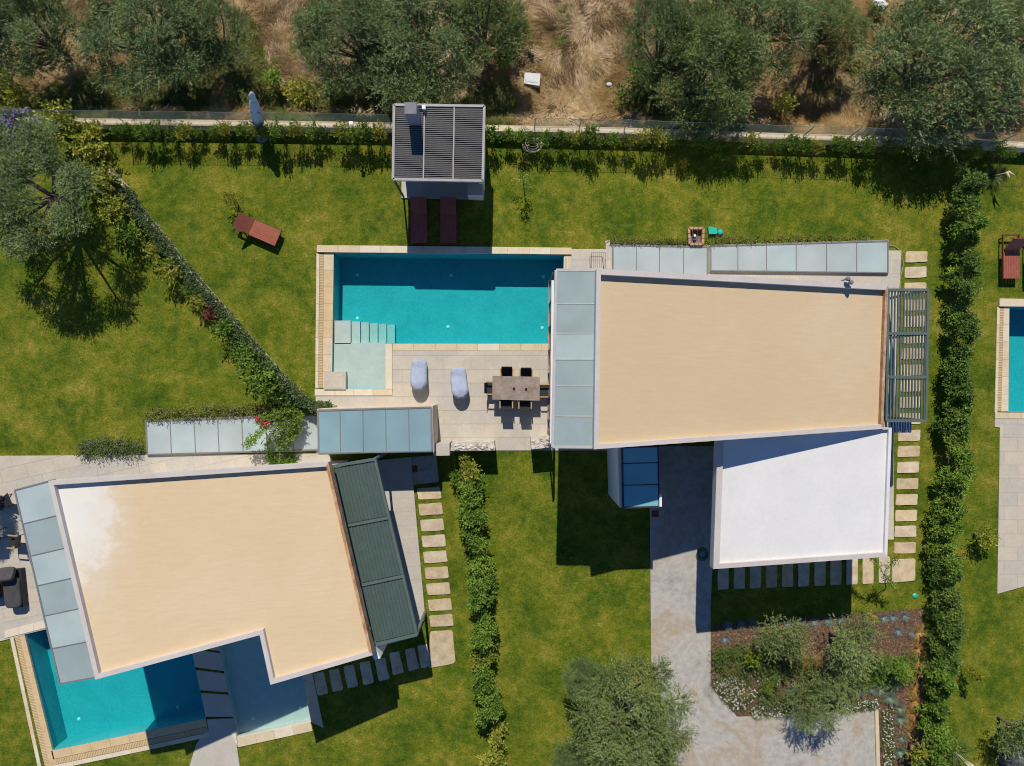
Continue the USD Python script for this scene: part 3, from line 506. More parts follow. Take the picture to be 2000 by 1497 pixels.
# ------------------------------------------------------------------ villas
def inset(poly, ws):
    """polygon (pixels) moved inwards by ws[i] along edge i"""
    p = np.array(poly, float); k = len(p); a = np.sum(p[:, 0] * np.roll(p[:, 1], -1) - np.roll(p[:, 0], -1) * p[:, 1]); sg = 1 if a > 0 else -1; L = []
    for i in range(k):
        d = p[(i + 1) % k] - p[i]; d /= np.linalg.norm(d); nn = sg * np.array([-d[1], d[0]]); L.append((p[i] + nn * ws[i], d))
    out = []
    for i in range(k):
        (q, d), (r, e) = L[i - 1], L[i]; t = np.cross(r - q, e) / np.cross(d, e); out.append(tuple(q + d * t))
    return out
def W3(pts, zf): return np.array([P(x, y, zf(x, y)) for x, y in pts])
def flat_roof(house, outer, ws, zf, depth, thick, roof_mat, rim_mats):
    inn = inset(outer, ws); O, I = W3(outer, zf), W3(inn, zf); k = len(O)
    part(house, "roof", vprism(lerp(O[:, :2], I[:, :2], 0.5), lerp(O[:, 2], I[:, 2], 0.5) - depth, lerp(O[:, 2], I[:, 2], 0.5) - thick), roof_mat)
    for i in range(k):
        j = (i + 1) % k
        part(house, "parapet", vprism([O[i, :2], O[j, :2], I[j, :2], I[i, :2]], [O[i, 2], O[j, 2], I[j, 2], I[i, 2]], np.array([O[i, 2], O[j, 2], I[j, 2], I[i, 2]]) - thick - 0.06), rim_mats[i])
    return O, I
def zr(x, y): return 6.05 - (x - 1163) * (2.2 / 562)
vr = thing("villa", "villa with large beige tilted flat roof beside the central pool", "house", P(1380, 700))
RO = [(1165, 525), (1735, 556), (1725, 838), (1160, 878)]
O, I = flat_roof(vr, RO, [11, 5, 9, 9], zr, 0.20, 0.45, "roof_beige", ["parapet", "rust_wood", "parapet", "parapet"])
wf = np.array(PX([(1195, 592), (1632, 604), (1622, 815), (1190, 840)])); part(vr, "wall", vprism(wf, [5.3, 3.6, 3.6, 5.3], -0.2), "wall_render")
def openings(house, a, b, zs, n, w, h, z0):
    """glazed doors set in frames along a wall line a-b"""
    a, b = np.array(a), np.array(b); d = (b - a) / np.linalg.norm(b - a); nn = np.array([d[1], -d[0]])
    for i in range(n):
        c = lerp(a, b, (i + 0.5) / n) + nn * 0.02; fr = part(house, "glazed_door", join(bar([*(c - d * w / 2), z0], [*(c - d * w / 2), z0 + h], 0.06, 0.08, (*nn, 0)), bar([*(c + d * w / 2), z0], [*(c + d * w / 2), z0 + h], 0.06, 0.08, (*nn, 0)), bar([*(c - d * (w / 2 + 0.03)), z0 + h], [*(c + d * (w / 2 + 0.03)), z0 + h], 0.08, 0.06)), "metal_dark")
        part(fr, "pane", bar([*(c - d * (w / 2 - 0.03)), z0 + h / 2], [*(c + d * (w / 2 - 0.03)), z0 + h / 2], 0.02, h - 0.06), "window_glass")
openings(vr, wf[0], wf[3], 0, 3, 1.5, 2.2, 0.04)
openings(vr, wf[2], wf[1], 0, 3, 1.2, 2.1, 0.04)
for x, y in ((1652, 546), (1658, 553)):
    c = P(x, y, zr(x, y) + 0.05); vp = part(vr, "roof_vent", lathe([(0.03, -0.3), (0.03, 0.12), (0.085, 0.12), (0.095, 0.18), (0.06, 0.24), (0.0, 0.25)], 10, c), "metal_grey")
# lower annex with a white roof
def zw(x, y): return 3.78 + (x - 1393) * -0.00095 + (y - 1112) * -0.0012
vw = thing("garage_wing", "lower villa wing with bright white flat roof over the driveway", "house", P(1560, 960))
flat_roof(vw, [(1402, 852), (1742, 836), (1733, 1088), (1393, 1112)], [3, 6, 9, 12], zw, 0.13, 0.4, "render_white", ["parapet", "render_white", "parapet", "parapet"])
ww = np.array(PX([(1450, 845), (1640, 835), (1632, 1030), (1440, 1050)])); part(vw, "wall", vprism(ww, 3.2, -0.2), "wall_render"); openings(vw, ww[0], ww[3], 0, 2, 2.3, 2.1, 0.04)
# left villa
def zl(x, y): return 3.70 - ((x - 727) * 0.977 - (y - 1277) * 0.212) * 0.0036
vl = thing("villa", "villa with L-shaped beige tilted roof and bleached patch beside the corner pool", "house", P(400, 1110))
LO = [(94, 940), (641, 903), (728, 1280), (528, 1338), (507, 1241), (186, 1328)]
zc = zl(150, 1000); roofmat("roof_beige_left", 0.22, P(128, 985, zc))
flat_roof(vl, LO, [8.5, 6, 9, 9, 9, 9], zl, 0.18, 0.42, "roof_beige_left", ["parapet", "rust_wood", "parapet", "parapet", "parapet", "parapet"])
wl = np.array(PX([(300, 925), (680, 898), (742, 1200), (612, 1238), (594, 1150), (352, 1212)])); part(vl, "wall", vprism(wl, [4.7, 3.5, 3.3, 3.9, 4.0, 4.7], -1.3), "wall_render")
openings(vl, wl[0], wl[5], 0, 3, 1.5, 2.2, 0.04); openings(vl, wl[2], wl[1], 0, 4, 1.3, 2.2, 0.12)
part(vl, "pillar", slab([(722, 1268), (733, 1265), (743, 1286), (731, 1290)], 2.9, 3.0), "render_white")

# ------------------------------------------------------------------ frosted glass canopies and rooflights
def glass_bank(name, label, top, bot, zf, curb_z=None, mats=("frosted_glass",), frame="metal_grey", fw=0.035, bw=0.07, curb="stone_cream", group=None, cat="glass roof", legs=None):
    c = P(*lerp(top[0], bot[-1], 0.5), 0); t = thing(name, label, cat, c, group=group); k = len(top) - 1
    T = W3(top, zf); B = W3(bot, zf)
    for i in range(k):
        q = [T[i], T[i + 1], B[i + 1], B[i]]; ctr = np.mean(q, 0); q = [ctr + (x - ctr) * 0.985 for x in q]
        part(t, "glass_panel", vprism([x[:2] for x in q], [x[2] for x in q], [x[2] - 0.02 for x in q]), mats[i % len(mats)])
    for i in range(k + 1): part(t, "glazing_bar", bar(T[i] - [0, 0, 0.012], B[i] - [0, 0, 0.012], bw if i in (0, k) else fw, 0.05), frame)
    for i in range(k):
        part(t, "edge_rail", bar(T[i] - [0, 0, 0.01], T[i + 1] - [0, 0, 0.01], bw, 0.06), frame); part(t, "edge_rail", bar(B[i] - [0, 0, 0.01], B[i + 1] - [0, 0, 0.01], bw * 0.7, 0.06), frame)
    if curb_z is not None:
        o = np.vstack([T[:, :2], B[::-1, :2]]); pg = Polygon(o)
        zz = min(T[:, 2].min(), B[:, 2].min()) - 0.06
        part(t, "curb", shp(pg.buffer(0.06, join_style=2).difference(pg.buffer(-0.10, join_style=2)), curb_z, zz), curb)
    return t
def seq(a, b, ts): return [tuple(lerp(a, b, x)) for x in ts]
f6 = np.array([0, 66, 124, 175, 227, 286, 346]) / 346
glass_bank("glass_canopy", "frosted glass canopy along the west edge of the central villa's roof", seq((1086, 528), (1079, 873), f6), seq((1178, 527), (1172, 874), f6), lambda x, y: 5.55, mats=("frosted_glass", "frosted_glass", "frosted_glass_pale", "frosted_glass"), frame="metal_light", bw=0.10)
f6b = np.array([0, 66, 129, 187, 246, 310, 379]) / 379
glass_bank("glass_canopy", "frosted glass canopy along the left villa's roof above the corner pool", seq((29, 958), (117, 1336), f6b), seq((108, 937), (199, 1321), f6b), lambda x, y: 5.3, mats=("frosted_glass_pale", "frosted_glass", "frosted_glass_pale", "frosted_glass"), frame="metal_grey", bw=0.06)
xs1 = [1197, 1243, 1288, 1335, 1382]; xs2 = [1388, 1441, 1497, 1555, 1614, 1673, 1734]
glass_bank("rooflight", "low frosted glass rooflight of four panes next to the drying rack", [(x, 479 + (x - 1197) * 0.02) for x in xs1], [(x, 560) for x in xs1], lambda x, y: 0.13, -0.02, ("frosted_glass_grey",))
glass_bank("rooflight", "low frosted glass rooflight of six panes along the north side of the central villa", [(x, 481 - (x - 1388) * 0.029) for x in xs2], [(x, 529 + (x - 1388) * 0.012) for x in xs2], lambda x, y: 0.13, -0.02, ("frosted_glass_grey", "frosted_glass_grey", "frosted_glass_pale"))
xs3 = [285, 332, 379, 425, 472, 519, 570, 620]
glass_bank("rooflight", "low frosted glass rooflight half covered by the flowering climber", [(x, 823 - (x - 285) * 0.035) for x in xs3], [(x + 3, 888 - (x - 285) * 0.028) for x in xs3], lambda x, y: 0.13, -0.02, ("frosted_glass_grey", "frosted_glass_pale", "frosted_glass_grey"))
xs4 = [621, 664, 708.5, 753, 798, 842]
sb = glass_bank("stair_box", "glass-roofed stair enclosure with five panes south of the beanbag terrace", [(x, 802 - (x - 621) * 0.027) for x in xs4], [(x + 1.5, 886 - (x - 621) * 0.02) for x in xs4], lambda x, y: 1.9, 0.0, ("frosted_glass_blue",), cat="stair enclosure", curb="stone_cream")
g3 = seq((1215, 874), (1217, 992), [0, 0.27, 0.63, 1]); g3b = seq((1285, 872), (1287, 990), [0, 0.27, 0.63, 1])
pc = glass_bank("porch", "small porch box with three-pane glass roof in the central villa's shade", g3, g3b, lambda x, y: 3.2, None, ("frosted_glass_teal",), frame="metal_dark", cat="porch")
part(pc, "wall", slab([(1206, 868), (1215, 868), (1217, 993), (1210, 991)], 3.12, 3.2), "wall_render"); part(pc, "wall", slab([(1217, 988), (1287, 986), (1287, 991), (1217, 993)], 3.12, 3.2), "wall_render"); part(pc, "post", slab([(1288, 967), (1293, 967), (1293, 990), (1288, 990)], 3.3, 3.3), "render_white")
# slatted screen under the canopy, west of the central villa
sc = thing("terrace_screen", "tall slender white metal screen between the dining table and the villa", "screen", P(1071, 710))
zt = 2.6; part(sc, "top_rail", bar(P(1079.5, 548, zt), P(1076.5, 866, zt), 0.10, 0.12), "render_white"); part(sc, "bottom_rail", bar(P(1073, 548, 0.06), P(1069.5, 866, 0.06), 0.06, 0.06), "rust_wood")
for i in range(8):
    a = lerp((1073, 552), (1069.5, 864), i / 7); b = lerp((1079.5, 552), (1076.5, 864), i / 7); xy = P(*a, 0); part(sc, "post", bar([xy[0], xy[1], 0.03], [xy[0], xy[1], zt - 0.05], 0.06, 0.06), "metal_dark")
for i in range(5): z = 0.5 + 0.45 * i; part(sc, "wire", tube([P(1073, 550, 0) + [0, 0, z], P(1069.5, 865, 0) + [0, 0, z]], 0.008, 5), "metal_grey")

# ------------------------------------------------------------------ pergolas
def pergola(name, label, quad, z, bays, nsl, slat_mat, frame_mat, sw, sh, tilt, legs):
    """quad: corners NW, NE, SE, SW in pixels at height z; slats run along the length of each bay"""
    A, B, C, D = [P(*q, z) for q in quad]; t = thing(name, label, "pergola", (*lerp(A, C, 0.5)[:2], 0))
    for f in np.linspace(0, 1, bays + 1): part(t, "cross_beam", bar(lerp(A, D, f), lerp(B, C, f), 0.11, 0.16), frame_mat)
    part(t, "side_beam", bar(B + [0, 0, -0.003], C + [0, 0, -0.003], 0.09, 0.16), frame_mat); part(t, "side_beam", bar(A + [0, 0, -0.003], D + [0, 0, -0.003], 0.06, 0.16), frame_mat)
    for b in range(bays):
        f0, f1 = b / bays + 0.012, (b + 1) / bays - 0.012
        for i in range(nsl):
            g = (i + 0.5) / nsl; a = lerp(lerp(A, D, f0), lerp(B, C, f0), g); e = lerp(lerp(A, D, f1), lerp(B, C, f1), g); d = unit(e - a); s = unit(np.cross(d, [0, 0, 1.0])); up = np.array([0, 0, 1.0]) * math.cos(tilt) + s * math.sin(tilt)
            part(t, "slat", bar(a + [0, 0, 0.01], e + [0, 0, 0.01], sw, sh, up) if sw < 0.1 else join(bar(a + [0, 0, 0.01], e + [0, 0, 0.01], sw, sh, up), bar(a + s * sw * 0.36 + [0, 0, 0.035], e + s * sw * 0.36 + [0, 0, 0.035], 0.03, 0.05)), slat_mat)
    for (f, g) in legs:
        q = lerp(lerp(A, D, f), lerp(B, C, f), g); part(t, "post", bar([q[0], q[1], -0.05], [q[0], q[1], z - 0.05], 0.10, 0.10), frame_mat)
    return t
pergola("pergola", "dark open-slat pergola between the central villa's east wall and hedge", [(1733, 567), (1811, 567), (1807, 822), (1729, 822)], 2.9, 3, 13, "pergola_metal", "pergola_metal", 0.048, 0.05, 0.0, [(0.0, 0.99), (1.0, 0.99), (0.333, 0.99), (0.666, 0.99)])
pergola("pergola", "closed green-grey louvred pergola on the east side of the left villa", [(650, 911), (733, 897), (815, 1239), (735, 1258)], 2.7, 3, 12, "slat_green", "pergola_metal", 0.145, 0.02, 0.12, [(0.0, 0.985), (1.0, 0.985)])

# ------------------------------------------------------------------ pool house
zp = 2.55
ph = thing("pool_house", "small pool house with grey louvred roof and chimney by the garden wall", "pool house", P(865, 310))
A, B, C, D = [P(*q, zp) for q in ((770, 206), (946, 208.5), (943, 354), (768, 351))]
for a, b in ((A, B), (B, C), (C, D), (D, A)): part(ph, "roof_frame", bar(a, b, 0.10, 0.14), "louvre_edge")
part(ph, "roof_deck", vprism([x[:2] for x in (A, B, C, D)], zp - 0.02, zp - 0.09), "deck_grey")
nl = 39
for i in range(nl):
    f = (i + 0.6) / nl; a, b = lerp(A, D, f), lerp(B, C, f)
    for g0, g1 in ((0.012, 0.33), (0.345, 0.66), (0.675, 0.99)):
        p0, p1_ = lerp(a, b, g0), lerp(a, b, g1); up = np.array([0, -0.12, 0.993]); lv = part(ph, "louvre", bar(p0 + [0, 0, 0.012], p1_ + [0, 0, 0.012], 0.034, 0.03, up), "louvre"); 
for g in (0.338, 0.668): part(ph, "roof_rail", bar(lerp(A, B, g) + [0, 0, 0.03], lerp(D, C, g) + [0, 0, 0.03], 0.05, 0.05), "louvre_edge")
part(ph, "chimney", slab([(790, 200), (813.5, 200), (813.5, 222.5), (790, 222.5)], 3.75, 3.75), "chimney_grey")
part(ph, "ventilator", box(P(828, 211, 2.72), (0.14, 0.14, 0.16)), "lamp_white"); part(ph, "ventilator", tube([P(817, 207, 2.7), P(820, 206, 2.74), P(824, 208, 2.7)], 0.035, 8), "metal_grey")
part(ph, "floor", slab([(785, 250), (949, 252), (946, 390), (784, 387)], 0.06, 0.1), "paving_2")
part(ph, "back_wall", vprism(PX([(789, 252), (949, 253.5), (949, 260), (789, 258)]), 2.46, 0.05), "wall_render"); part(ph, "side_wall", vprism(PX([(940, 260), (949, 260), (947, 372), (938, 372)]), 2.46, 0.05), "wall_render"); part(ph, "side_wall", vprism(PX([(789, 260), (796, 260), (796, 318), (789, 318)]), 2.46, 0.05), "wall_render")
xy = P(788.5, 385, 0); part(ph, "corner_post", bar([xy[0], xy[1], 0.0], [xy[0], xy[1], zp - 0.08], 0.07, 0.07), "metal_dark")
part(ph, "counter", slab([(914, 330), (943, 331), (942, 381), (913, 380)], 0.92, 0.88), "wall_render"); part(ph, "counter_top", slab([(913, 329), (943.5, 330), (942.5, 382), (912, 381)], 0.96, 0.037), "paving_0")

# ------------------------------------------------------------------ walls and fence
gw = thing("garden_wall", "long cream garden wall along the dry olive field", "wall", P(1000, 250))
for i in range(len(WALL_PX) - 1):
    (xa, ya), (xb, yb_) = WALL_PX[i], WALL_PX[i + 1]; nseg = max(1, int((xb - xa) / 90))
    for j in range(nseg):
        a = lerp((xa, ya), (xb, yb_), j / nseg); b = lerp((xa, ya), (xb, yb_), (j + 1) / nseg)
        z = 0.55; part(gw, "wall_section", slab([(a[0], a[1] - 3.5), (b[0] - 0.1, b[1] - 3.5), (b[0] - 0.1, b[1] + 8), (a[0], a[1] + 8)], z, 3.6), "stone_cream")
fe = thing("fence", "green wire mesh fence with thin posts on top of the garden wall", "fence", P(1000, 246))
fx = list(range(-230, 760, 94)) + [1044, 1131, 1219, 1309, 1396, 1482, 1569, 1658, 1672, 1770, 1862, 1950, 2045, 2140]
fx = [x for x in fx if not 765 < x < 948]
tops = []
for x in fx:
    b = P(x, wall_y(x) + 1, 0.55); part(fe, "fence_post", tube([b - [0, 0, 0.1], b + [0, 0, 1.15]], 0.022, 7), "fence_post"); tops.append(b)
m = MB(); wr = MB()
for a, b in zip(tops[:-1], tops[1:]):
    if a[0] < P(770, 0)[0] < b[0]: b = P(766, wall_y(766) + 1, 0.55)
    wr.add(*tube([a + [0, 0, 1.1], b + [0, 0, 1.1]], 0.008, 4)); wr.add(*tube([a + [0, 0, 0.1], b + [0, 0, 0.1]], 0.005, 4))
    L = np.linalg.norm(b - a); k = int(L / 0.11)
    for i in range(-9, k + 1):
        for sgn in (1, -1):
            s0, s1 = (i * 0.11, i * 0.11 + 1.0); z0_, z1_ = (0.1, 1.1)
            t0, t1 = np.clip(s0 / L, 0, 1), np.clip(s1 / L, 0, 1)
            if t1 - t0 < 1e-4: continue
            za = z0_ + (t0 * L - s0); zb_ = z0_ + (t1 * L - s0)
            if sgn < 0: za, zb_ = 1.2 - za, 1.2 - zb_
            m.add(*bar(lerp(a, b, t0) + [0, 0, za], lerp(a, b, t1) + [0, 0, zb_], 0.004, 0.004))
part(fe, "wire_mesh", m.mesh(), "fence_wire", kind="stuff"); part(fe, "tension_wire", wr.mesh(), "fence_wire", kind="stuff")
pw = thing("planter_wall", "rough stone planter wall west of the gap in the terrace edge", "wall", P(905, 872)); 
part(pw, "stone_top", slab([(881, 866), (965, 863), (967, 880), (880, 881)], 1.15, 1.15), "rough_stone"); part(pw, "end_block", slab([(846, 868), (878, 866), (878, 890), (846, 891)], 1.25, 1.25), "paving_2")
pw2 = thing("planter_wall", "rough stone planter wall between the terrace gap and the villa", "wall", P(1055, 868)); part(pw2, "stone_top", slab([(1036, 855), (1075, 853), (1077, 874), (1038, 878)], 1.15, 1.15), "rough_stone")
rng = np.random.default_rng(5)
for t, q in ((pw, (884, 962, 868, 878)), (pw2, (1041, 1073, 857, 872))):
    for i in range(26 if t == pw else 14):
        c = P(rng.uniform(q[0], q[1]), rng.uniform(q[2], q[3]), 1.15); ic = trimesh.creation.icosphere(1, 1.0); v = ic.vertices * rng.uniform(0.04, 0.11, 3) * [1.3, 1, 0.6] + rng.normal(size=ic.vertices.shape) * 0.008
        part(t, "stone", (v + c, ic.faces), "rough_stone")
for px, py, lab in ((809, 916, "dark red drain cover on the slab beside the stair box"), (1280, 1004, "dark red drain cover on the shaded driveway by the porch")): single("drain_cover", slab([(px - 6.5, py - 6.5), (px + 6.5, py - 6.5), (px + 6.5, py + 6.5), (px - 6.5, py + 6.5)], 0.045, 0.06), "terracotta", lab, "drain cover")

# ------------------------------------------------------------------ furniture
def lounger(name, back):
    p = klass(name); hx, W, z = -0.26, 0.70, 0.33
    for s in (-1, 1): part(p, "frame_rail", bar([hx - 0.68, s * W / 2, z - 0.05], [0.98, s * W / 2, z - 0.05], 0.04, 0.08), "lounger_frame", local=True)
    for x in (hx - 0.66, 0.96): part(p, "frame_end", bar([x, -W / 2, z - 0.05], [x, W / 2, z - 0.05], 0.04, 0.08), "lounger_frame", local=True)
    for x in (-0.78, 0.8):
        for s in (-1, 1): part(p, "leg", bar([x, s * (W / 2 - 0.02), z - 0.08], [x, s * (W / 2 - 0.02), 0.0], 0.05, 0.05), "lounger_frame", local=True)
    ca, sa = math.cos(back), math.sin(back)
    for i in range(10):
        y = -W / 2 + W * (i + 0.5) / 10
        part(p, "seat_slat", bar([hx, y, z], [0.98, y, z], 0.062, 0.02), "lounger_red", local=True)
        part(p, "back_slat", bar([hx, y, z + 0.004], [hx - 0.72 * ca, y, z + 0.72 * sa + 0.004], 0.062, 0.02, (sa, 0, ca)), "lounger_red", local=True)
    part(p, "back_rail", bar([hx - 0.70 * ca, -W / 2, z + 0.70 * sa - 0.015], [hx - 0.70 * ca, W / 2, z + 0.70 * sa - 0.015], 0.04, 0.03), "lounger_red", local=True)
    part(p, "back_prop", bar([hx - 0.5 * ca, 0, z + 0.5 * sa - 0.02], [hx - 0.55, 0, z - 0.06], 0.04, 0.02), "lounger_frame", local=True); return p
lo_low, lo_mid, lo_high = lounger("lounger_low", 0.25), lounger("lounger_mid", 0.72), lounger("lounger_high", 1.02)
H = -math.pi / 2
for pr, px, py, rz, lab in ((lo_low, 820, 434, H, "red-brown slatted lounger in the pool house shade, left of the pair"), (lo_low, 877, 434, H, "red-brown slatted lounger in the pool house shade, right of the pair"), (lo_mid, 508, 452, -0.41, "red-brown slatted lounger standing alone askew on the lawn by a yellow bush"), (lo_high, 1965, 503, H, "red-brown slatted lounger with steep backrest on the neighbour's lawn"), (lo_high, 2012, 512, H, "red-brown slatted lounger cut off by the right edge of the picture")):
    copy(pr, "sun_lounger", lab, "sun lounger", P(px, py, 0.0), rz)
def beanbag(name, lab, px, py, rz):
    t = thing(name, lab, "beanbag", P(px, py, 0.03), rz)
    s = trimesh.creation.icosphere(4, 1.0); v = s.vertices.copy()
    v = np.sign(v) * np.abs(v) ** np.array([0.5, 0.42, 0.6]); x, y, z = v.T.copy()
    yy = y * 0.68; h = np.interp(yy, [-0.68, -0.3, 0.1, 0.35, 0.68], [0.68, 0.62, 0.44, 0.36, 0.34]); w = np.interp(yy, [-0.68, -0.35, 0.0, 0.3, 0.68], [0.27, 0.37, 0.36, 0.35, 0.35])
    X = x * w; Z = (z * 0.5 + 0.5) * h
    nz = meshkit.fbm(np.c_[X, yy, Z] * 5, 3, 4) - 0.5; X += nz * 0.05 * np.sign(X); Z = np.maximum(Z + nz * 0.07, 0.0); yy = yy + nz * 0.03
    part(t, "cover", (np.c_[X, yy, Z], s.faces), "bean_fabric", smooth=True, local=True)
    part(t, "seam", tube([[w0 * 1.0, y0, z0] for w0, y0, z0 in ((0.0, -0.60, 0.66), (0.0, -0.3, 0.62), (0.0, 0.05, 0.455), (0.0, 0.3, 0.375), (0.0, 0.6, 0.345))], 0.008, 5), "bean_fabric", local=True)
beanbag("beanbag", "pale blue-grey beanbag lounger on the terrace nearer the shallow pool shelf", 820, 733, 0.0); beanbag("beanbag", "pale blue-grey beanbag lounger on the terrace nearer the dining table", 898, 749, 0.13)
tb = thing("dining_table", "brown stone-topped dining table on the terrace", "table", P(1008, 757, 0.03))
part(tb, "table_top", slab([(962, 734.5), (1054.5, 736.5), (1054, 783), (961, 781)], 0.77, 0.04), "table_stone")
for x, y in ((972, 742), (1044, 744), (1044, 775), (972, 773)): c = P(x, y, 0.5); part(tb, "leg", bar([c[0], c[1], 0.03], [c[0], c[1], 0.73], 0.07, 0.07), "metal_dark")
for x, y, lab in ((1004, 759.5, "small dark ring ashtray near the middle of the dining table"), (1027.5, 760.5, "small dark ring ashtray right of the middle of the dining table")): single("ashtray", lathe([(0.0, 0.003), (0.035, 0.003), (0.04, 0.03), (0.052, 0.03), (0.056, 0.0)], 14, P(x, y, 0.772)), "glass_dark", lab, "ashtray")
ch = klass("chair")
part(ch, "seat", box((0, 0, 0.44), (0.48, 0.46, 0.04)), "chair_black", local=True); part(ch, "backrest", bar([0, -0.22, 0.48], [0, -0.30, 0.86], 0.46, 0.025, (0, 1, 0)), "chair_black", local=True)
for s in (-1, 1):
    part(ch, "armrest", bar([s * 0.27, -0.24, 0.66], [s * 0.27, 0.18, 0.66], 0.05, 0.03), "wood_arm", local=True)
    for y in (-0.2, 0.2): part(ch, "leg", bar([s * 0.25, y, 0], [s * 0.25, y, 0.645], 0.03, 0.03), "metal_dark", local=True)
for px, py, rz, lab in ((990, 731, math.pi, "black dining chair tucked in on the north side of the table, left one"), (1027, 733, math.pi, "black dining chair tucked in on the north side of the table, right one"), (989, 786, 0.0, "black dining chair tucked in on the south side of the table, left one"), (1025, 787, 0.0, "black dining chair tucked in on the south side of the table, right one"), (961, 758, -math.pi / 2, "black dining chair at the head of the table facing the villa"), (1062, 763, math.pi / 2, "black dining chair squeezed between table and the white screen")):
    copy(ch, "dining_chair", lab, "chair", P(px, py, 0.03), rz)
# closed parasol, leaning
pb, ptip = P(511, 266, 0.0), P(534, 229, 0); ptip[2] = 2.55
pa = thing("parasol", "closed pale grey parasol leaning by the hedge and garden wall", "parasol", pb)
ax = ptip - pb; Lp = np.linalg.norm(ax); axn = ax / Lp; e1 = unit(np.cross(axn, [1, 0, 0])); e2 = np.cross(axn, e1)
prof = [(0.05, 0.62), (0.15, 0.66), (0.21, 0.9), (0.22, 1.25), (0.19, 1.7), (0.15, 2.05), (0.10, 2.2), (0.12, 2.3), (0.11, 2.5), (0.05, 2.62), (0.0, 2.64)]
g = np.arange(20) * 2 * np.pi / 20; V = np.array([pb + axn * (z * Lp / 2.64) + (e1 * math.cos(a) + e2 * math.sin(a)) * r * (1 + 0.16 * (i % 2)) for r, z in prof for i, a in enumerate(g)])
i, j = np.meshgrid(np.arange(len(prof) - 1), np.arange(20), indexing="ij"); qd = np.stack([i * 20 + j, i * 20 + (j + 1) % 20, (i + 1) * 20 + (j + 1) % 20, (i + 1) * 20 + j], -1).reshape(-1, 4)
part(pa, "canopy", (V, qd), "parasol_fabric", smooth=True); part(pa, "pole", tube([pb - axn * 0.05, pb + axn * (Lp * 0.6)], 0.024, 8), "metal_grey"); part(pa, "strap", tube([pb + axn * (0.82 * Lp) + (e1 * math.cos(a) + e2 * math.sin(a)) * 0.125 for a in np.linspace(0, 2 * math.pi, 15)], 0.02, 5), "parasol_fabric")
part(pa, "foot", lathe([(0.0, 0.09), (0.1, 0.09), (0.28, 0.06), (0.3, 0.0)], 16, pb), "chimney_grey")
# left terrace furniture
sf = thing("daybed", "dark grey cushioned daybed on the left terrace beside the glass canopy", "daybed", P(36, 1142, 0.03), 0.10)
part(sf, "base", box((0.02, -0.1, 0.16), (0.72, 1.65, 0.26)), "chair_black", local=True)
s = trimesh.creation.icosphere(3, 1.0); v = np.sign(s.vertices) * np.abs(s.vertices) ** 0.4
part(sf, "mattress", (v * [0.36, 0.66, 0.10] + [0.0, -0.24, 0.37], s.faces), "cushion_dark", smooth=True, local=True); part(sf, "back_cushion", (v * [0.35, 0.30, 0.12] @ trimesh.transformations.rotation_matrix(-0.5, [1, 0, 0])[:3, :3].T + [-0.05, 0.62, 0.58], s.faces), "cushion_dark", smooth=True, local=True)
sf2 = thing("armchair", "dark grey garden armchair at the left picture edge next to the daybed", "armchair", P(-4, 1150, 0.03), 0.1)
part(sf2, "seat", (v * [0.34, 0.36, 0.10] + [0, 0, 0.36], s.faces), "cushion_dark", smooth=True, local=True); part(sf2, "base", box((0, 0, 0.14), (0.66, 0.7, 0.24)), "chair_black", local=True); part(sf2, "backrest", (v * [0.34, 0.09, 0.26] + [0, 0.36, 0.6], s.faces), "cushion_dark", smooth=True, local=True)
rc = thing("recliner", "black folding recliner poking out from under the left glass canopy", "recliner", P(12, 982, 0.03), -1.15)
part(rc, "seat", bar([0, -0.3, 0.38], [0, 0.3, 0.35], 0.5, 0.03), "chair_black", local=True); part(rc, "backrest", bar([0, 0.3, 0.36], [0, 0.75, 0.72], 0.5, 0.03, (0, -0.6, 0.8)), "chair_black", local=True)
for s_ in (-1, 1): part(rc, "armrest", bar([s_ * 0.27, -0.25, 0.55], [s_ * 0.27, 0.35, 0.55], 0.05, 0.03), "metal_dark", local=True); part(rc, "leg", bar([s_ * 0.25, -0.28, 0.0], [s_ * 0.25, 0.35, 0.53], 0.03, 0.03, (0, 1, 0)), "metal_dark", local=True); part(rc, "leg", bar([s_ * 0.25, 0.4, 0.0], [s_ * 0.25, -0.2, 0.53], 0.03, 0.03, (0, 1, 0)), "metal_dark", local=True)
for px, py, rz, lab in ((4, 1040, 0.1, "black garden chair at the left picture edge on the left terrace"), (44, 1052, 1.5, "black garden chair half under the left glass canopy")): copy(ch, "garden_chair", lab, "chair", P(px, py, 0.03), rz)

# ------------------------------------------------------------------ small things
dr = thing("drying_rack", "folded-out dark wire drying rack on the terrace next to the rooflight", "drying rack", P(1168, 508, 0.03))
for x in np.linspace(1155, 1182, 8): part(dr, "rung", tube([P(x, 494, 0.85), P(x, 530, 0.85)], 0.006, 5), "metal_dark")
part(dr, "frame", tube([P(1155, 530, 0.86), P(1155, 494, 0.86), P(1182, 494, 0.86), P(1182, 530, 0.86)], 0.012, 6), "metal_dark"); part(dr, "legs", tube([P(1153, 530, 0.03), P(1152, 502, 0.9), P(1176, 502, 0.9), P(1180, 530, 0.03)], 0.015, 6), "metal_dark")
bx = thing("meter_box", "open brick pit with blue valve beside the rooflights", "valve pit", P(1358, 463))
for i, (a, b) in enumerate((((1344, 447), (1373, 447)), ((1373, 447), (1371, 478)), ((1371, 478), (1346, 478)), ((1346, 478), (1344, 447)))):
    for kx in range(3): part(bx, "brick", bar(P(*lerp(a, b, kx / 3 + 0.02), 0.12), P(*lerp(a, b, (kx + 1) / 3 - 0.02), 0.12), 0.10, 0.26), "brick")
part(bx, "pit_floor", slab([(1346, 449), (1371, 449), (1370, 476), (1347, 476)], 0.012, 0.05), "soil")
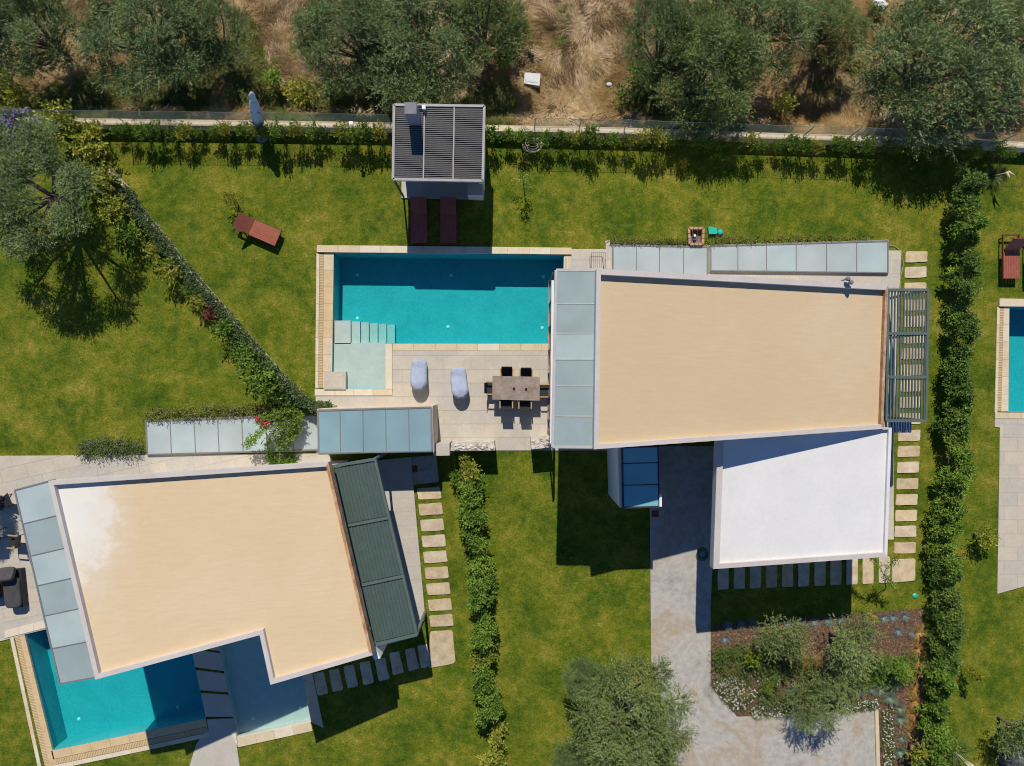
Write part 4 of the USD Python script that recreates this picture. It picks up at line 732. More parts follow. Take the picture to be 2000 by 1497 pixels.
part(bx, "valve", join(tube([P(1357, 474, 0.1), P(1357, 464, 0.16), P(1356, 458, 0.1)], 0.06, 8), tube([P(1352, 468, 0.2), P(1362, 469, 0.2)], 0.03, 6)), "blue_metal"); part(bx, "valve_cap", lathe([(0, 0.06), (0.05, 0.05), (0.06, 0)], 10, P(1357, 461, 0.2)), "lamp_white")
lid = thing("valve_lid", "turquoise plastic valve cover lying on the lawn beside the brick pit", "plastic lid", P(1396, 453))
part(lid, "body", vprism(PX([(1381, 446), (1385, 444), (1398, 447.5), (1399, 456), (1396, 459), (1383, 459)]), 0.16, 0.0), "turquoise"); part(lid, "cap", lathe([(0.0, 0.14), (0.09, 0.13), (0.125, 0.09), (0.13, 0.0)], 16, P(1406, 455)), "turquoise")
single("sprinkler_cap", lathe([(0, 0.07), (0.06, 0.065), (0.11, 0.03), (0.115, 0.0)], 14, P(1786.5, 1164)), "turquoise", "round turquoise irrigation cap on the lawn south of the corner stone", "irrigation cap")
def coil(cx, cy, r, turns, z, jit, seed, rad, zrise=0.0, sq=1.0):
    rng = np.random.default_rng(seed); a = np.linspace(0, turns * 2 * np.pi, turns * 26); rr = r * (0.72 + 0.28 * np.sin(a * 0.37 + 1) * 0.8 + rng.normal(size=len(a)) * 0.004)
    c = P(cx, cy); return tube(np.c_[c[0] + np.cos(a) * rr + jit * np.sin(a / 6.28 * 2.1), c[1] + np.sin(a) * rr * sq + jit * np.cos(a / 6.28 * 1.7), z + rad + np.linspace(0, zrise, len(a)) + 0.01 * np.sin(a * 0.2)], rad, 6)
single("garden_hose", coil(1371, 1082, 0.27, 6, 0.02, 0.03, 3, 0.013, 0.07), "hose_green", "coiled green garden hose on the driveway at the edge of the shade", "hose")
single("irrigation_pipe", coil(1040, 288, 0.44, 7, 0.02, 0.05, 4, 0.016, 0.5, 0.75), "pipe_cream", "cream coil of irrigation pipe by the hedge below the garden wall", "pipe coil")
single("garden_hose", tube([P(1737, 481, 0.03), P(1747, 481, 0.03), P(1757, 489, 0.03), P(1763, 503, 0.03), P(1764, 520, 0.03), P(1758, 545, 0.03), P(1760, 600, 0.03), P(1757, 620, 0.03)], 0.014, 6), "hose_pale", "thin pale hose trailing past the end of the rooflight to the pergola", "hose")
tw = thing("towel", "navy and white striped towel hung at the pergola's south end", "towel", P(1765, 832, 2.2))
for i in range(15):
    x0, x1 = 1741 + i * 2.6, 1741 + (i + 1) * 2.6; a, b = P(x0, 824, 2.75), P(x1 - 0.05, 824, 2.75); c, d = P(x1 - 0.05, 845, 2.35), P(x0, 846, 2.35); zz = 0.03 * math.sin(i * 1.1)
    part(tw, "stripe", (np.array([a, b, c + [0, 0, zz], d + [0, 0, zz], a - [0, 0, 0.012], b - [0, 0, 0.012], c + [0, 0, zz - 0.012], d + [0, 0, zz - 0.012]]), np.array(BOXF)), "towel_navy" if i % 2 == 0 else "towel_white")
wl_ = thing("flood_light", "small white flood light fixed to the fence above the garden wall", "lamp", P(686, 241, 0.55))
part(wl_, "arm", tube([P(686, 240, 0.5), P(686, 240, 1.55)], 0.02, 6), "metal_light"); part(wl_, "lamp_head", box(P(686, 239, 1.6) + [0, -0.05, 0], (0.16, 0.14, 0.12)), "lamp_white")
sl = thing("concrete_slab", "square pale blue-grey slab lying in the dry grass", "slab", P(1040, 154, -2.7)); part(sl, "slab", slab([(1025, 142), (1055.5, 144), (1054, 168), (1023, 163)], -2.1, 0.6), "debris_white"); part(sl, "raised_panel", slab([(1030, 147), (1050, 148), (1049, 162), (1029, 159)], -2.085, 0.02), "debris_white")
single("debris_sheet", vprism(PX([(733, 142), (742, 140), (741, 175), (726, 172)], -2.0), [-1.85, -1.9, -2.15, -2.1], [-1.88, -1.93, -2.18, -2.13]), "debris_white", "torn white sheet lying under the large olive tree", "debris")
rng = np.random.default_rng(12)
def rag(px, py, r, z): m_ = trimesh.creation.icosphere(2, 1.0); v_ = m_.vertices * [r, r * 0.7, r * 0.35] * (1 + 0.5 * (meshkit.noise(m_.vertices * 3 + px, 3)[:, None] - 0.5)); return v_ + P(px, py, z), m_.faces
single("debris_bag", rag(1718, 9, 0.35, -2.3), "debris_white", "crumpled white bag in the dry field at the top edge of the picture", "debris"); single("debris_bag", rag(1190, 165, 0.14, -2.35), "debris_white", "small white scrap in the dry grass right of the pale slab", "debris")
bo = thing("boulder", "dark boulder with sunlit tip at the lower right corner", "rock", P(1972, 1475)); m_ = trimesh.creation.icosphere(4, 1.0); v_ = m_.vertices * [0.75, 0.55, 0.45] * (1 + 0.55 * (meshkit.fbm(m_.vertices * 1.8 + 5, 4, 2)[:, None] - 0.5)); part(bo, "stone", (v_ + P(1985, 1480, 0.2), m_.faces), "boulder")

# ------------------------------------------------------------------ trees
OL = [olive_proto("olive_a", 31), olive_proto("olive_b", 47, nclump=22), olive_proto("olive_c", 58, nclump=19, leaf="olive_leaf_green", squash=0.85), olive_proto("olive_d", 63, nclump=12, lump=(0.19, 0.30), sep=0.85, trunk=1.9, R=2.8)]
FT = "olive trees in the dry field"
for px, py, R, pr, rz, hs, lab in (
        (40, 45, 2.6, 0, 3.6, 0.95, "olive tree in the top left corner of the dry field"), (275, 68, 2.9, 0, 1.9, 1.0, "dense olive tree in the dry field above the left garden wall"), (400, 62, 1.9, 1, 2.2, 0.8, "darker olive tree touching the dense one on its right side"),
        (690, 70, 2.4, 1, 3.0, 0.95, "left crown of the olive pair behind the pool house"), (820, 88, 2.9, 0, 4.2, 1.0, "large olive tree directly behind the pool house"), (945, 40, 2.0, 2, 0.3, 0.85, "small olive tree at the top edge right of the pool house"),
        (1310, 75, 2.1, 1, 5.1, 1.0, "olive tree at the edge of the bare straw patch"), (1385, 138, 2.5, 2, 1.0, 1.15, "bright green olive tree nearest the wall right of the straw patch"), (1470, 55, 2.6, 0, 2.7, 1.0, "olive tree at the top edge behind the bright green one"),
        (1850, 122, 3.5, 0, 5.6, 1.22, "very large olive tree in the top right of the field"), (1625, 50, 1.7, 2, 2.0, 0.6, "sparse little olive tree left of the very large one"), (1995, 40, 1.8, 1, 3.3, 0.8, "olive tree cut by the upper right edge of the picture")):
    z = 3.7 * hs - 2.7; c = P(px, py, z); copy(OL[pr], "olive_tree", lab, "tree", (c[0], c[1], -2.75), rz, (R / 2.6, R / 2.6, hs))
c = P(62, 375, 2.8); copy(OL[3], "olive_tree", "olive tree on the upper left lawn casting a long shadow", "tree", (c[0], c[1], 0), 0.9, (0.95, 0.95, 0.76))
c = P(1235, 1412, 3.2); copy(OL[2], "olive_tree", "round green olive tree beside the driveway at the bottom", "tree", (c[0], c[1], 0), 4.0, (0.98, 0.98, 0.85))
c = P(1135, 1505, 2.6); copy(OL[0], "olive_tree", "low olive crown left of the driveway olive at the bottom edge", "tree", (c[0], c[1], 0), 2.4, (0.5, 0.5, 0.62))
c = P(1140, 1330, 2.2); copy(OL[0], "olive_tree", "slim olive sapling at the upper left of the driveway olive", "tree", (c[0], c[1], 0), 0.4, (0.34, 0.34, 0.52))
c = P(-25, 905, 0); copy(OL[0], "olive_tree", "olive tree outside the left edge shading the left terrace", "tree", (c[0], c[1], 0.0), 0.5, (0.45, 0.45, 0.75))
sm = olive_proto("olive_small", 77, R=1.15, zc=1.75, nclump=9, leaf="olive_leaf_green", dens=70, L=0.10, W=0.034, trunk=0.8)
for px, py, s_, rz, z, lab in ((1531, 1245, 0.92, 0.3, 1.7, "young olive tree at the left of the mulch bed"), (1655, 1258, 1.15, 2.0, 1.8, "young olive tree at the middle of the mulch bed"), (1625, 1340, 0.95, 4.1, 1.7, "young olive tree at the front of the mulch bed"), (1592, 1395, 0.85, 5.0, 2.2, "young olive tree leaning over the parking concrete"), (1990, 1430, 0.9, 1.0, 1.6, "silvery shrub tree by the boulder in the lower right corner")):
    z *= 0.75; c = P(px, py, z); copy(sm, "young_olive", lab, "tree", (c[0], c[1], 0), rz, s_ * np.array([1.05, 1.05, 0.75]))

# ------------------------------------------------------------------ hedges, shrubs, climbers
hedge([(1895, 325), (1893, 420), (1886, 520), (1887, 600), (1880, 700), (1876, 800), (1870, 900), (1863, 1000), (1858, 1100), (1852, 1200), (1846, 1300), (1832, 1400), (1815, 1500), (1806, 1640)], 0.82, 1.5, 12.0, "hedge_leaf_dark", "hedge", "long dense hedge between the central villa's garden and the right neighbour", 101, mats="hedge_leaf")
hedge([(904, 893), (914, 960), (925, 1040), (936, 1130), (942, 1230), (946, 1320), (955, 1420), (962, 1500), (972, 1640)], 0.78, 1.2, 10.0, "hedge_leaf", "hedge", "hedge with yellowish tips dividing the two villas' lower lawns", 102, mats="hedge_leaf_yellow")
iw = thing("boundary_wall", "low diagonal wall overgrown with pale variegated ivy on the left lawn", "wall", P(450, 620))
IV = [(215, 330), (255, 375), (285, 425), (310, 455), (345, 500), (420, 588), (500, 680), (560, 748), (600, 785), (625, 797), (655, 797)]
for a, b in zip(IV[:-1], IV[1:]): part(iw, "wall_section", bar(P(*a, 0.3), P(*b, 0.3), 0.12 if a[1] < 400 else 0.22, 0.7 if a[1] > 400 else 0.4), "stone_cream")
rng = np.random.default_rng(9); pth = PX(IV[1:]); a, nn, off, s = strip_pts(pth, rng, 9000, 0.6); o = np.c_[a + nn * (off * 0.26)[:, None], 0.68 - 0.35 * np.abs(off) ** 3 + rng.uniform(-0.02, 0.08, 9000)]
part(iw, "ivy", shoots(o, unit(rng.normal(size=(9000, 3)) + [0, 0, 0.6]), 0.10, 4, 0.065, 0.05, rng, 1.2, 0.9), "ivy_leaf", kind="stuff")
bA = bush_proto("bush_a", 1, 0.55, 0.9, "hedge_leaf", 0.10, 0.055); bB = bush_proto("bush_b", 2, 0.6, 1.0, "hedge_leaf_yellow", 0.10, 0.055); bC = bush_proto("bush_c", 3, 0.5, 0.7, "hedge_leaf_dark", 0.085, 0.05)
bV = bush_proto("bush_violet", 4, 0.6, 0.8, "hedge_leaf_dark", 0.07, 0.035, flower="petal_violet", nf=160, fs=0.09); bM = bush_proto("bush_maroon", 5, 0.4, 0.7, "petal_maroon", 0.09, 0.05); bY = bush_proto("bush_yellow", 6, 0.55, 1.1, "yellow_leaf", 0.09, 0.04, n=8, dens=30); bL = bush_proto("bush_lime", 7, 0.4, 0.7, "lime_leaf", 0.085, 0.05, dens=30)
G1 = "shrubs along the diagonal ivy wall"
for px, py, s_, pr, rz, lab in ((150, 262, 1.5, bB, 0.2, "broad yellow-green bush in the corner of wall and left lawn"), (205, 300, 1.35, bB, 1.3, "yellow-green bush behind the left lawn olive tree"), (190, 345, 1.1, bA, 2.0, "green bush touching the left lawn olive's crown"), (228, 365, 1.15, bB, 2.9, "yellow-green shrub at the upper end of the ivy wall"), (250, 420, 0.95, bB, 4.0, "yellowish shrub at the bend of the ivy wall"), (272, 460, 0.8, bA, 5.2, "green shrub just below the ivy wall's bend"),
        (313, 495, 0.6, bB, 0.6, "small yellow-tipped shrub under the upper ivy wall"), (345, 535, 0.75, bB, 1.7, "yellow shrub casting a dark shadow below the ivy wall"), (385, 570, 0.6, bA, 2.4, "small green shrub halfway down the ivy wall"), (405, 592, 0.6, bB, 3.1, "yellowish shrub left of the red one on the ivy wall"), (428, 612, 0.8, bM, 1.0, "dark red-leaved shrub on the diagonal ivy wall"), (452, 645, 0.8, bA, 4.4, "green shrub right below the red one"), (470, 675, 0.7, bC, 0.1, "dark shrub at the lower third of the ivy wall"), (500, 705, 0.95, bA, 2.2, "bright green shrub near the lower end of the ivy wall"), (535, 745, 1.15, bA, 3.5, "large green shrub at the foot of the ivy wall"), (565, 778, 0.9, bC, 5.5, "dark shrub where the ivy wall meets the terrace"),
        (62, 262, 1.3, bV, 0.3, "violet-flowering bush by the garden wall at the far left"), (20, 275, 1.2, bV, 1.3, "violet-flowering bush at the left picture edge"), (100, 285, 1.0, bC, 1.8, "dark bush between violet flowers and yellow-green bush"),
        (465, 400, 0.75, bY, 0.8, "sparse yellow-green bush at the head of the lone lounger"), (1330, 325, 0.42, bY, 2.8, "small yellow sapling in the tree shadow on the back lawn"), (1902, 1042, 0.8, bB, 1.5, "yellow-green round bush on the neighbour's side of the hedge"), (1000, 100, 1.5, bC, 2.5, "dark green wild bush beside the straw patch"), (1240, 165, 1.3, bC, 0.9, "dark wild bush at the foot of the bright green olive"),
        (1460, 1275, 0.9, bL, 0.4, "bright lime-green shrub in the mulch bed"), (1491, 1335, 0.65, bL, 2.0, "small lime-green shrub among white flowers"), (1740, 1298, 0.85, bA, 0.9, "green shrub in the right half of the mulch bed"), (1705, 1285, 0.9, bC, 3.9, "dark green shrub right of the middle young olive"), (1402, 1272, 0.6, bC, 1.1, "dark green shrub at the driveway edge of the bed"), (1430, 1272, 0.5, bC, 2.1, "dark low shrub left of the lime-green shrub"), (1775, 1450, 0.9, bB, 0.0, "yellow-green shrub at the bottom of the mulch bed"), (1830, 1440, 0.9, bA, 0.9, "green shrub swelling the hedge's lower end"), (1505, 1320, 0.6, bC, 4.0, "dark shrub behind the white flower cushion")):
    copy(pr, "shrub", lab, "shrub", P(px, py, -2.7 if "wild" in lab else 0.0), rz, s_ * (1.3 if px < 600 and py > 400 and px != 465 else 1.12))
ORD = "first second third fourth fifth sixth seventh eighth ninth tenth eleventh twelfth thirteenth fourteenth fifteenth sixteenth seventeenth eighteenth nineteenth twentieth".split()
TENS = {20: "twenty", 30: "thirty"}
def nth(i): return ORD[i] if i < 20 else (TENS[(i + 1) // 10 * 10] + ("-" + ORD[(i + 1) % 10 - 1] if (i + 1) % 10 else "th")).replace("thirtyth", "thirtieth")
WILD = "wild bushes in the dry field"
for i, (px, py, s_, pr, where) in enumerate(((25, 165, 1.3, bA, "at the far left of the dry field"), (60, 205, 1.1, bB, "against the wall near the left picture edge"), (465, 195, 0.9, bC, "left of the leaning parasol's tip"), (545, 170, 1.2, bA, "in the grass right of the parasol's tip"), (600, 195, 1.3, bB, "by the wall between parasol and pool house"), (660, 190, 1.1, bA, "by the wall left of the pool house"), (985, 130, 1.2, bA, "just right of the pool house's olive"), (1010, 60, 1.0, bC, "near the top edge beside the straw patch"), (1215, 205, 1.3, bC, "by the wall under the bright green olive"), (1520, 215, 1.0, bB, "by the wall right of the bright green olive"), (1620, 120, 0.9, bC, "in the golden grass left of the very large olive"), (1700, 30, 0.9, bC, "at the top edge by the white bag"))):
    copy(pr, "wild_bush", "scruffy wild bush " + where, "bush", P(px, py, -2.65), i * 1.3, s_, group=WILD)
WALLG = "climbing shrubs along the garden wall"; rng = np.random.default_rng(44)
for side, xs in (("left", np.arange(752, 120, -27)), ("right", np.arange(962, 1960, 26))):
    for i, x in enumerate(xs):
        x = x + rng.uniform(-7, 7); pr = [bA, bA, bA, bC, bB][rng.integers(0, 5)]
        copy(pr, "wall_shrub", f"green shrub planted along the garden wall, {nth(i)} one {side} of the pool house", "shrub", P(x, wall_y(x) + rng.uniform(25, 34), 0), rng.uniform(0, 6), np.array([0.8, 0.72, rng.uniform(0.95, 1.35)]) * rng.uniform(0.7, 1.1), group=WALLG)
def sapling(px, py, h, r, leaf, lab, name="sapling", seed=3, k=36):
    rng = np.random.default_rng(seed); t = thing(name, lab, "tree", P(px, py, 0)); b = P(px, py, 0); part(t, "trunk", tube([b - [0, 0, 0.03], b + [0.02, 0, h * 0.6], b + [0, 0.03, h]], [0.02, 0.014, 0.006], 6), "bark")
    z = rng.uniform(0.35, 1.0, k); o = b + np.c_[np.zeros((k, 2)), z * h]; d = unit(np.c_[rng.normal(size=(k, 2)), rng.uniform(0.1, 0.7, k)]); part(t, "foliage", shoots(o, d, r * (1.25 - z) * rng.uniform(0.6, 1.2, k) + 0.08, 8, 0.09, 0.04, rng, 0.9), leaf)
sapling(1022, 360, 1.45, 0.55, "hedge_leaf", "thin young tree on the lawn right of the pool house", seed=5)
sapling(1876, 1300, 1.3, 0.22, "yellow_leaf", "slender yellow-green conifer sapling on the neighbour's lawn", seed=6, k=60)
sapling(1683, 1195, 1.3, 0.22, "hedge_leaf_yellow", "thin red-tipped sapling leaning by the corner stepping stone", seed=8, k=30)
# bougainvillea over the left rooflight
bg = thing("climber", "flowering climber with red blossoms hanging over the rooflight", "climber", P(540, 850)); rng = np.random.default_rng(15)
sp = [[(575, 800, 0.4), (560, 815, 0.9), (540, 835, 1.0), (523, 862, 0.7), (524, 885, 0.3), (532, 900, 0.12), (555, 905, 0.1)], [(575, 800, 0.4), (545, 818, 1.0), (525, 830, 1.1), (508, 845, 1.05), (492, 862, 0.85), (483, 868, 0.7)], [(580, 800, 0.4), (570, 830, 0.9), (565, 860, 0.65), (560, 874, 0.5)], [(575, 800, 0.4), (550, 808, 1.0), (525, 815, 1.2), (505, 824, 1.2)], [(578, 800, 0.4), (556, 830, 0.95), (548, 855, 0.75), (545, 873, 0.5)], [(590, 795, 0.3), (580, 820, 0.8), (576, 850, 0.6)], [(532, 900, 0.1), (560, 898, 0.12), (572, 897, 0.1)]]
b1, b2 = MB(), MB()
for s_ in sp:
    pt = np.array([P(*q) for q in s_]); b1.add(*tube(pt, np.linspace(0.03, 0.008, len(pt)), 5)); tt = np.linspace(0, len(pt) - 1.001, 60); o = np.array([lerp(pt[int(x)], pt[int(x) + 1], x % 1) for x in tt]); o = np.repeat(o, 4, 0) + rng.normal(size=(240, 3)) * [0.09, 0.09, 0.05]; b2.add(*shoots(o, unit(rng.normal(size=(240, 3)) + [0, 0, 0.3]), 0.14, 4, 0.09, 0.05, rng, 1.1, 0.7))
part(bg, "vine", b1.mesh(), "bark"); part(bg, "foliage", b2.mesh(), "hedge_leaf")
for px, py in ((505, 822), (519, 826)): o = P(px, py, 1.25) + rng.normal(size=(70, 3)) * 0.07; part(bg, "blossom", leaf_mesh(o, ball(rng, 70), 0.07, 0.06, rng, 0.8), "petal_red")
bw = thing("climber", "thin climber with red flowers on a cane beside the white roof's corner", "climber", P(1722, 1105)); b1, b2, b3 = MB(), MB(), MB()
for s_ in ([(1730, 1150, 0.0), (1725, 1120, 1.6), (1710, 1095, 2.0), (1700, 1090, 1.9)], [(1730, 1150, 0), (1728, 1115, 1.7), (1745, 1095, 2.0), (1752, 1090, 2.0)], [(1730, 1150, 0), (1735, 1130, 1.3), (1744, 1150, 0.9)]):
    pt = np.array([P(*q) for q in s_]); b1.add(*tube(pt, 0.012, 5)); tt = np.linspace(0.8, len(pt) - 1.001, 30); o = np.array([lerp(pt[int(x)], pt[int(x) + 1], x % 1) for x in tt]); o = np.repeat(o, 2, 0) + rng.normal(size=(60, 3)) * 0.05; b2.add(*shoots(o, ball(rng, 60), 0.12, 4, 0.07, 0.035, rng, 1.1)); b3.add(*leaf_mesh(pt[-1] + rng.normal(size=(16, 3)) * 0.06, ball(rng, 16), 0.05, 0.05, rng))
part(bw, "stems", b1.mesh(), "bark"); part(bw, "foliage", b2.mesh(), "hedge_leaf"); part(bw, "blossom", b3.mesh(), "petal_red")

# low planting beside the rooflights
rng = np.random.default_rng(70)
def scatter(poly_px, k, rng):
    pg = Polygon(poly_px); x0, y0, x1, y1 = pg.bounds; out = []
    while len(out) < k:
        q = (rng.uniform(x0, x1), rng.uniform(y0, y1))
        if pg.contains(Point(q)): out.append(P(*q, 0))
    return np.array(out)
def lowplants(name, lab, poly, k, leaf, L, W, h, flower=None, nf=0, fs=0.04, cat="ground cover", seed=1):
    rng = np.random.default_rng(seed); o = scatter(poly, k, rng); t = thing(name, lab, cat, o.mean(0)); o = o + np.c_[np.zeros((k, 2)), rng.uniform(0.01, h, k)]
    part(t, "foliage", shoots(o, unit(rng.normal(size=(k, 3)) + [0, 0, 0.9]), h * 0.9, 5, L, W, rng, 1.1, 0.6), leaf, kind="stuff")
    if flower: o = scatter(poly, nf, rng) + np.c_[np.zeros((nf, 2)), rng.uniform(h * 0.8, h * 1.5, nf)]; b = MB(); b.add(*leaf_mesh(o, ball(rng, nf), fs, fs * 0.9, rng, 1.2)); b.add(*leaf_mesh(o, ball(rng, nf), fs, fs * 0.9, rng, 1.2)); part(t, "flowers", b.mesh(), flower, kind="stuff")
lowplants("ground_cover", "narrow strip of low plants along the four-pane rooflight", [(1190, 468), (1342, 470), (1342, 478), (1190, 477)], 420, "weed", 0.08, 0.03, 0.16, seed=1)
lowplants("ground_cover", "narrow strip of low plants along the six-pane rooflight", [(1376, 465), (1560, 462), (1700, 463), (1700, 466), (1560, 472), (1376, 480)], 420, "weed", 0.08, 0.03, 0.16, seed=2)
lowplants("ground_cover", "low bushy planting above the climber's rooflight", [(290, 803), (420, 795), (560, 785), (600, 798), (560, 808), (290, 820)], 900, "weed", 0.10, 0.035, 0.25, "petal_violet", 60, seed=3)
lowplants("ground_cover", "low violet-tinged planting left of the climber's rooflight", [(155, 870), (200, 855), (280, 862), (281, 888), (160, 891)], 700, "grass_blade", 0.10, 0.03, 0.25, "petal_violet", 110, seed=4)
WF = [([(1392, 1330), (1415, 1318), (1455, 1320), (1478, 1352), (1450, 1385), (1425, 1382), (1392, 1345)], 900, 230, "large drift of white flowers at the driveway corner of the bed"), ([(1476, 1318), (1520, 1318), (1520, 1350), (1485, 1362)], 380, 90, "white flower cushion around the small lime-green shrub"), ([(1462, 1378), (1560, 1364), (1562, 1396), (1470, 1402)], 560, 170, "white flower edging along the parking concrete, left stretch"), ([(1640, 1372), (1712, 1362), (1715, 1382), (1640, 1392)], 420, 120, "white flower edging along the parking concrete, right stretch"), ([(1720, 1386), (1740, 1380), (1745, 1500), (1740, 1560), (1724, 1560)], 800, 200, "white flower strip along the parking kerb")]
for i, (pl, k, lab) in enumerate((([(1392, 1262), (1480, 1250), (1600, 1290), (1590, 1340), (1500, 1322), (1392, 1318)], 1100, "loose green undergrowth between lime shrub and young olives"), ([(1640, 1300), (1780, 1270), (1780, 1330), (1650, 1345)], 700, "loose green undergrowth on the hedge side of the mulch bed"), ([(1480, 1355), (1640, 1335), (1640, 1368), (1560, 1366), (1480, 1378)], 500, "loose green undergrowth behind the white flower edging"))): lowplants("undergrowth", lab, pl, k, "grass_blade" if i != 1 else "hedge_leaf", 0.12, 0.035, 0.24, seed=60 + i)
for i, (pl, k, nf, lab) in enumerate(WF): lowplants("flower_patch", lab, pl, k, "grass_blade", 0.06, 0.025, 0.12, "petal_white", nf, 0.05, "flowers", 20 + i)
def tuft_proto(name, seed, k, R, H, w, curl, mat, plume=0):
    rng = np.random.default_rng(seed); p = klass(name); part(p, "blades", blade_tuft(rng, k, R, H, w, curl), mat, local=True)
    if plume:
        b = MB()
        for i in range(plume): a = rng.uniform(0, 6.28); q = np.array([math.cos(a) * 0.15, math.sin(a) * 0.15, 1.0]); b.add(*tube([[0, 0, 0.1], q * 0.7, q, q + [math.cos(a) * 0.25, math.sin(a) * 0.25, 0.1]], [0.01, 0.01, 0.06, 0.01], 6))
        part(p, "plume", b.mesh(), "plume", local=True)
    return p
tF = tuft_proto("fescue", 1, 90, 0.22, 0.2, 0.014, 0.8, "blue_leaf"); tO = tuft_proto("orange_tuft", 2, 90, 0.46, 0.3, 0.028, 0.7, "orange_grass"); tS = tuft_proto("sage_tuft", 3, 130, 0.30, 0.22, 0.03, 0.5, "sage_leaf"); tP = tuft_proto("pampas", 4, 170, 0.75, 0.8, 0.022, 0.5, "grass_blade", 2); tA = tuft_proto("agave", 5, 34, 0.5, 0.4, 0.07, 0.3, "hedge_leaf")
for fi, (x, y) in enumerate([(1420, 1219), (1446, 1217), (1468, 1215), (1536, 1217), (1561, 1215), (1589, 1213), (1616, 1212), (1641, 1210), (1725, 1206), (1742, 1205), (1766, 1203), (1415, 1247), (1752, 1232), (1778, 1235)]): copy(tF, "fescue_tuft", f"blue-grey fescue tuft along the top of the mulch bed, {nth(fi)} of the row", "plant", P(x, y), x, 1.1, "blue fescue tufts in the mulch bed")
for fi, (x, y, s_) in enumerate([(1794, 1236, 1), (1792, 1268, 0.9), (1794, 1292, 1), (1795, 1310, 1), (1788, 1344, 1), (1786, 1370, 1.1), (1782, 1392, 1), (1780, 1425, 0.9), (1430, 1300, 0.8), (1535, 1287, 1.1), (1560, 1294, 1), (1586, 1292, 1), (1452, 1352, 0.7)]): copy(tO, "ornamental_grass", f"orange-tan grass tuft on the mulch bed, {nth(fi)} counted down the hedge side then the middle", "plant", P(x, y), x, s_, "orange grass tufts in the mulch bed")
for fi, (x, y, s_) in enumerate([(1673, 1345, 1.2), (1703, 1343, 0.9), (1718, 1346, 0.9), (1746, 1335, 1), (1736, 1362, 1.2), (1756, 1383, 0.8), (1756, 1403, 1), (1756, 1468, 1.1), (1545, 1348, 1.1), (1760, 1440, 0.7)]): copy(tS, "sage_cushion", f"grey-green cushion plant low on the mulch bed, {nth(fi)} from the young olives outwards", "plant", P(x, y), x, s_, "grey-green cushions in the mulch bed")
for x, y, s_, lab in ((1858, 1462, 1.15, "pampas grass with pale plume at the hedge's lower end"), (1935, 345, 0.95, "pampas grass with pale plume by the wall at the hedge's upper end")): copy(tP, "pampas_grass", lab, "grass", P(x, y), 2.2, s_)
copy(tA, "agave", "spiky green agave-like plant below the middle young olive", "plant", P(1722, 1298), 0.3, 1.0)
# bark chips
rng = np.random.default_rng(33); o = scatter(BED_PX, 5200, rng); o[:, 2] = 0.012 + rng.uniform(0, 0.02, len(o)); single("bark_chips", leaf_mesh(o, unit(np.c_[rng.normal(size=(len(o), 2)), np.zeros(len(o))]), 0.11 * rng.uniform(0.6, 1.3, len(o)), 0.05, rng, 1.5), "chip", "scattered brown bark chips covering the mulch bed", "mulch", kind="stuff")

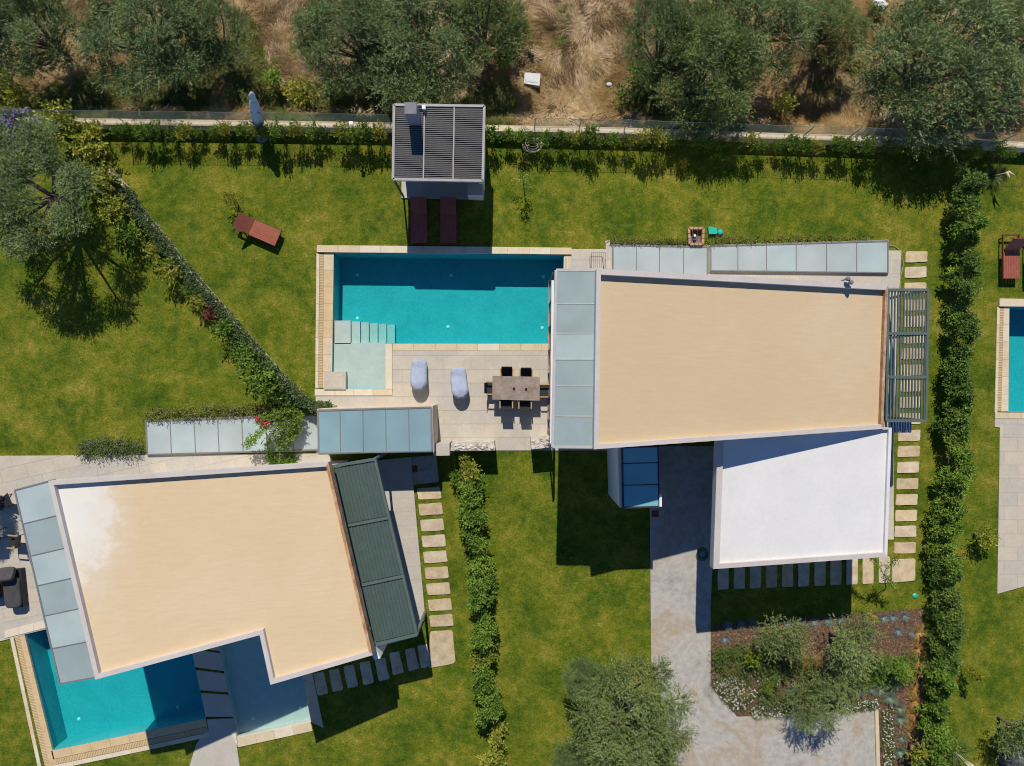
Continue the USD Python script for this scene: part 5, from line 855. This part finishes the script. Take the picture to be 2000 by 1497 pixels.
# ------------------------------------------------------------------ dry grass in the field
rng = np.random.default_rng(90); N = 21000
px = rng.uniform(-170, 2170, N); py = rng.uniform(-170, 236, N); keep = py < wall_y(px) - 5; px, py = px[keep], py[keep]; k = len(px)
xy = np.c_[(px - 1000) * S(0), (748.5 - py) * S(0)]
from scipy.interpolate import RegularGridInterpolator
u = (xy[:, 0] - gx[0, 0]) / (gx[0, -1] - gx[0, 0]) * 259; yb0 = (748.5 - (wall_y(xy[:, 0] / S(0) + 1000) - 4)) * S(0); vv = np.clip((xy[:, 1] - yb0) / (P(0, -420)[1] - yb0), 0, 1) * 109
zz = RegularGridInterpolator((np.arange(110), np.arange(260)), hz)(np.c_[np.clip(vv, 0, 109), np.clip(u, 0, 259)])
flow = meshkit.fbm(np.c_[xy * 0.35, np.zeros(k)], 3, 17) * 9.0
def lean_tuft(seed, kk, L, w, spread, rise):
    rng = np.random.default_rng(seed); o = np.c_[rng.normal(size=(kk, 2)) * 0.16, np.zeros(kk)]; a = rng.normal(size=kk) * spread; rz = rise * rng.uniform(0.5, 1.5, kk); d = unit(np.c_[np.cos(a), np.sin(a), rz]); ln = L * rng.uniform(0.5, 1.15, kk); s = unit(np.cross(d, [0, 0, 1.0])); V = []
    for j in range(4):
        t = j / 3; c = o + d * (ln * t)[:, None] + np.array([0, 0, -0.9]) * ((ln * t) ** 2)[:, None] * rz[:, None]; c[:, 2] = np.maximum(c[:, 2], 0.015); ww = w * (1 - 0.8 * t); V += [c - s * ww / 2, c + s * ww / 2]
    v = np.stack(V, 1).reshape(-1, 3); i = np.arange(kk)[:, None] * 8; f = []
    for j in range(3): f += [i + [2 * j, 2 * j + 1, 2 * j + 3], i + [2 * j, 2 * j + 3, 2 * j + 2]]
    return v, np.vstack(f)
protos = [(lean_tuft(1, 80, 0.95, 0.024, 0.35, 0.4), "straw"), (lean_tuft(2, 70, 0.85, 0.022, 0.5, 0.6), "straw_dark"), (lean_tuft(3, 70, 0.6, 0.024, 0.7, 0.65), "straw_gold"), (blade_tuft(rng, 80, 0.34, 0.3, 0.034, 0.6), "weed")]
gold = meshkit.fbm(np.c_[xy * 0.22, np.zeros(k)], 2, 23) + 0.35 * np.clip((px - 1420) / 250, 0, 1) * (px > 1420) + 0.16 * (px < 560); weedn = meshkit.fbm(np.c_[xy * 0.4, np.zeros(k)], 3, 29) + 0.17 * np.clip((py - 90) / 70, 0, 1) * (px < 760) + 0.04 * (px < 480) - 0.10 * ((px > 470) & (px < 660) & (py < 130)) - 0.25 * ((px > 1000) & (px < 1260))
idx = np.where(weedn > 0.60, 3, np.where(gold + rng.normal(size=k) * 0.2 > 0.62, 2, (rng.uniform(0, 1, k) < 0.42).astype(int)))
instancer("dry_grass", protos, np.c_[xy, zz + rng.uniform(0.02, 0.16, k)], flow + rng.normal(size=k) * 0.35, rng.uniform(0.6, 1.3, k), idx)
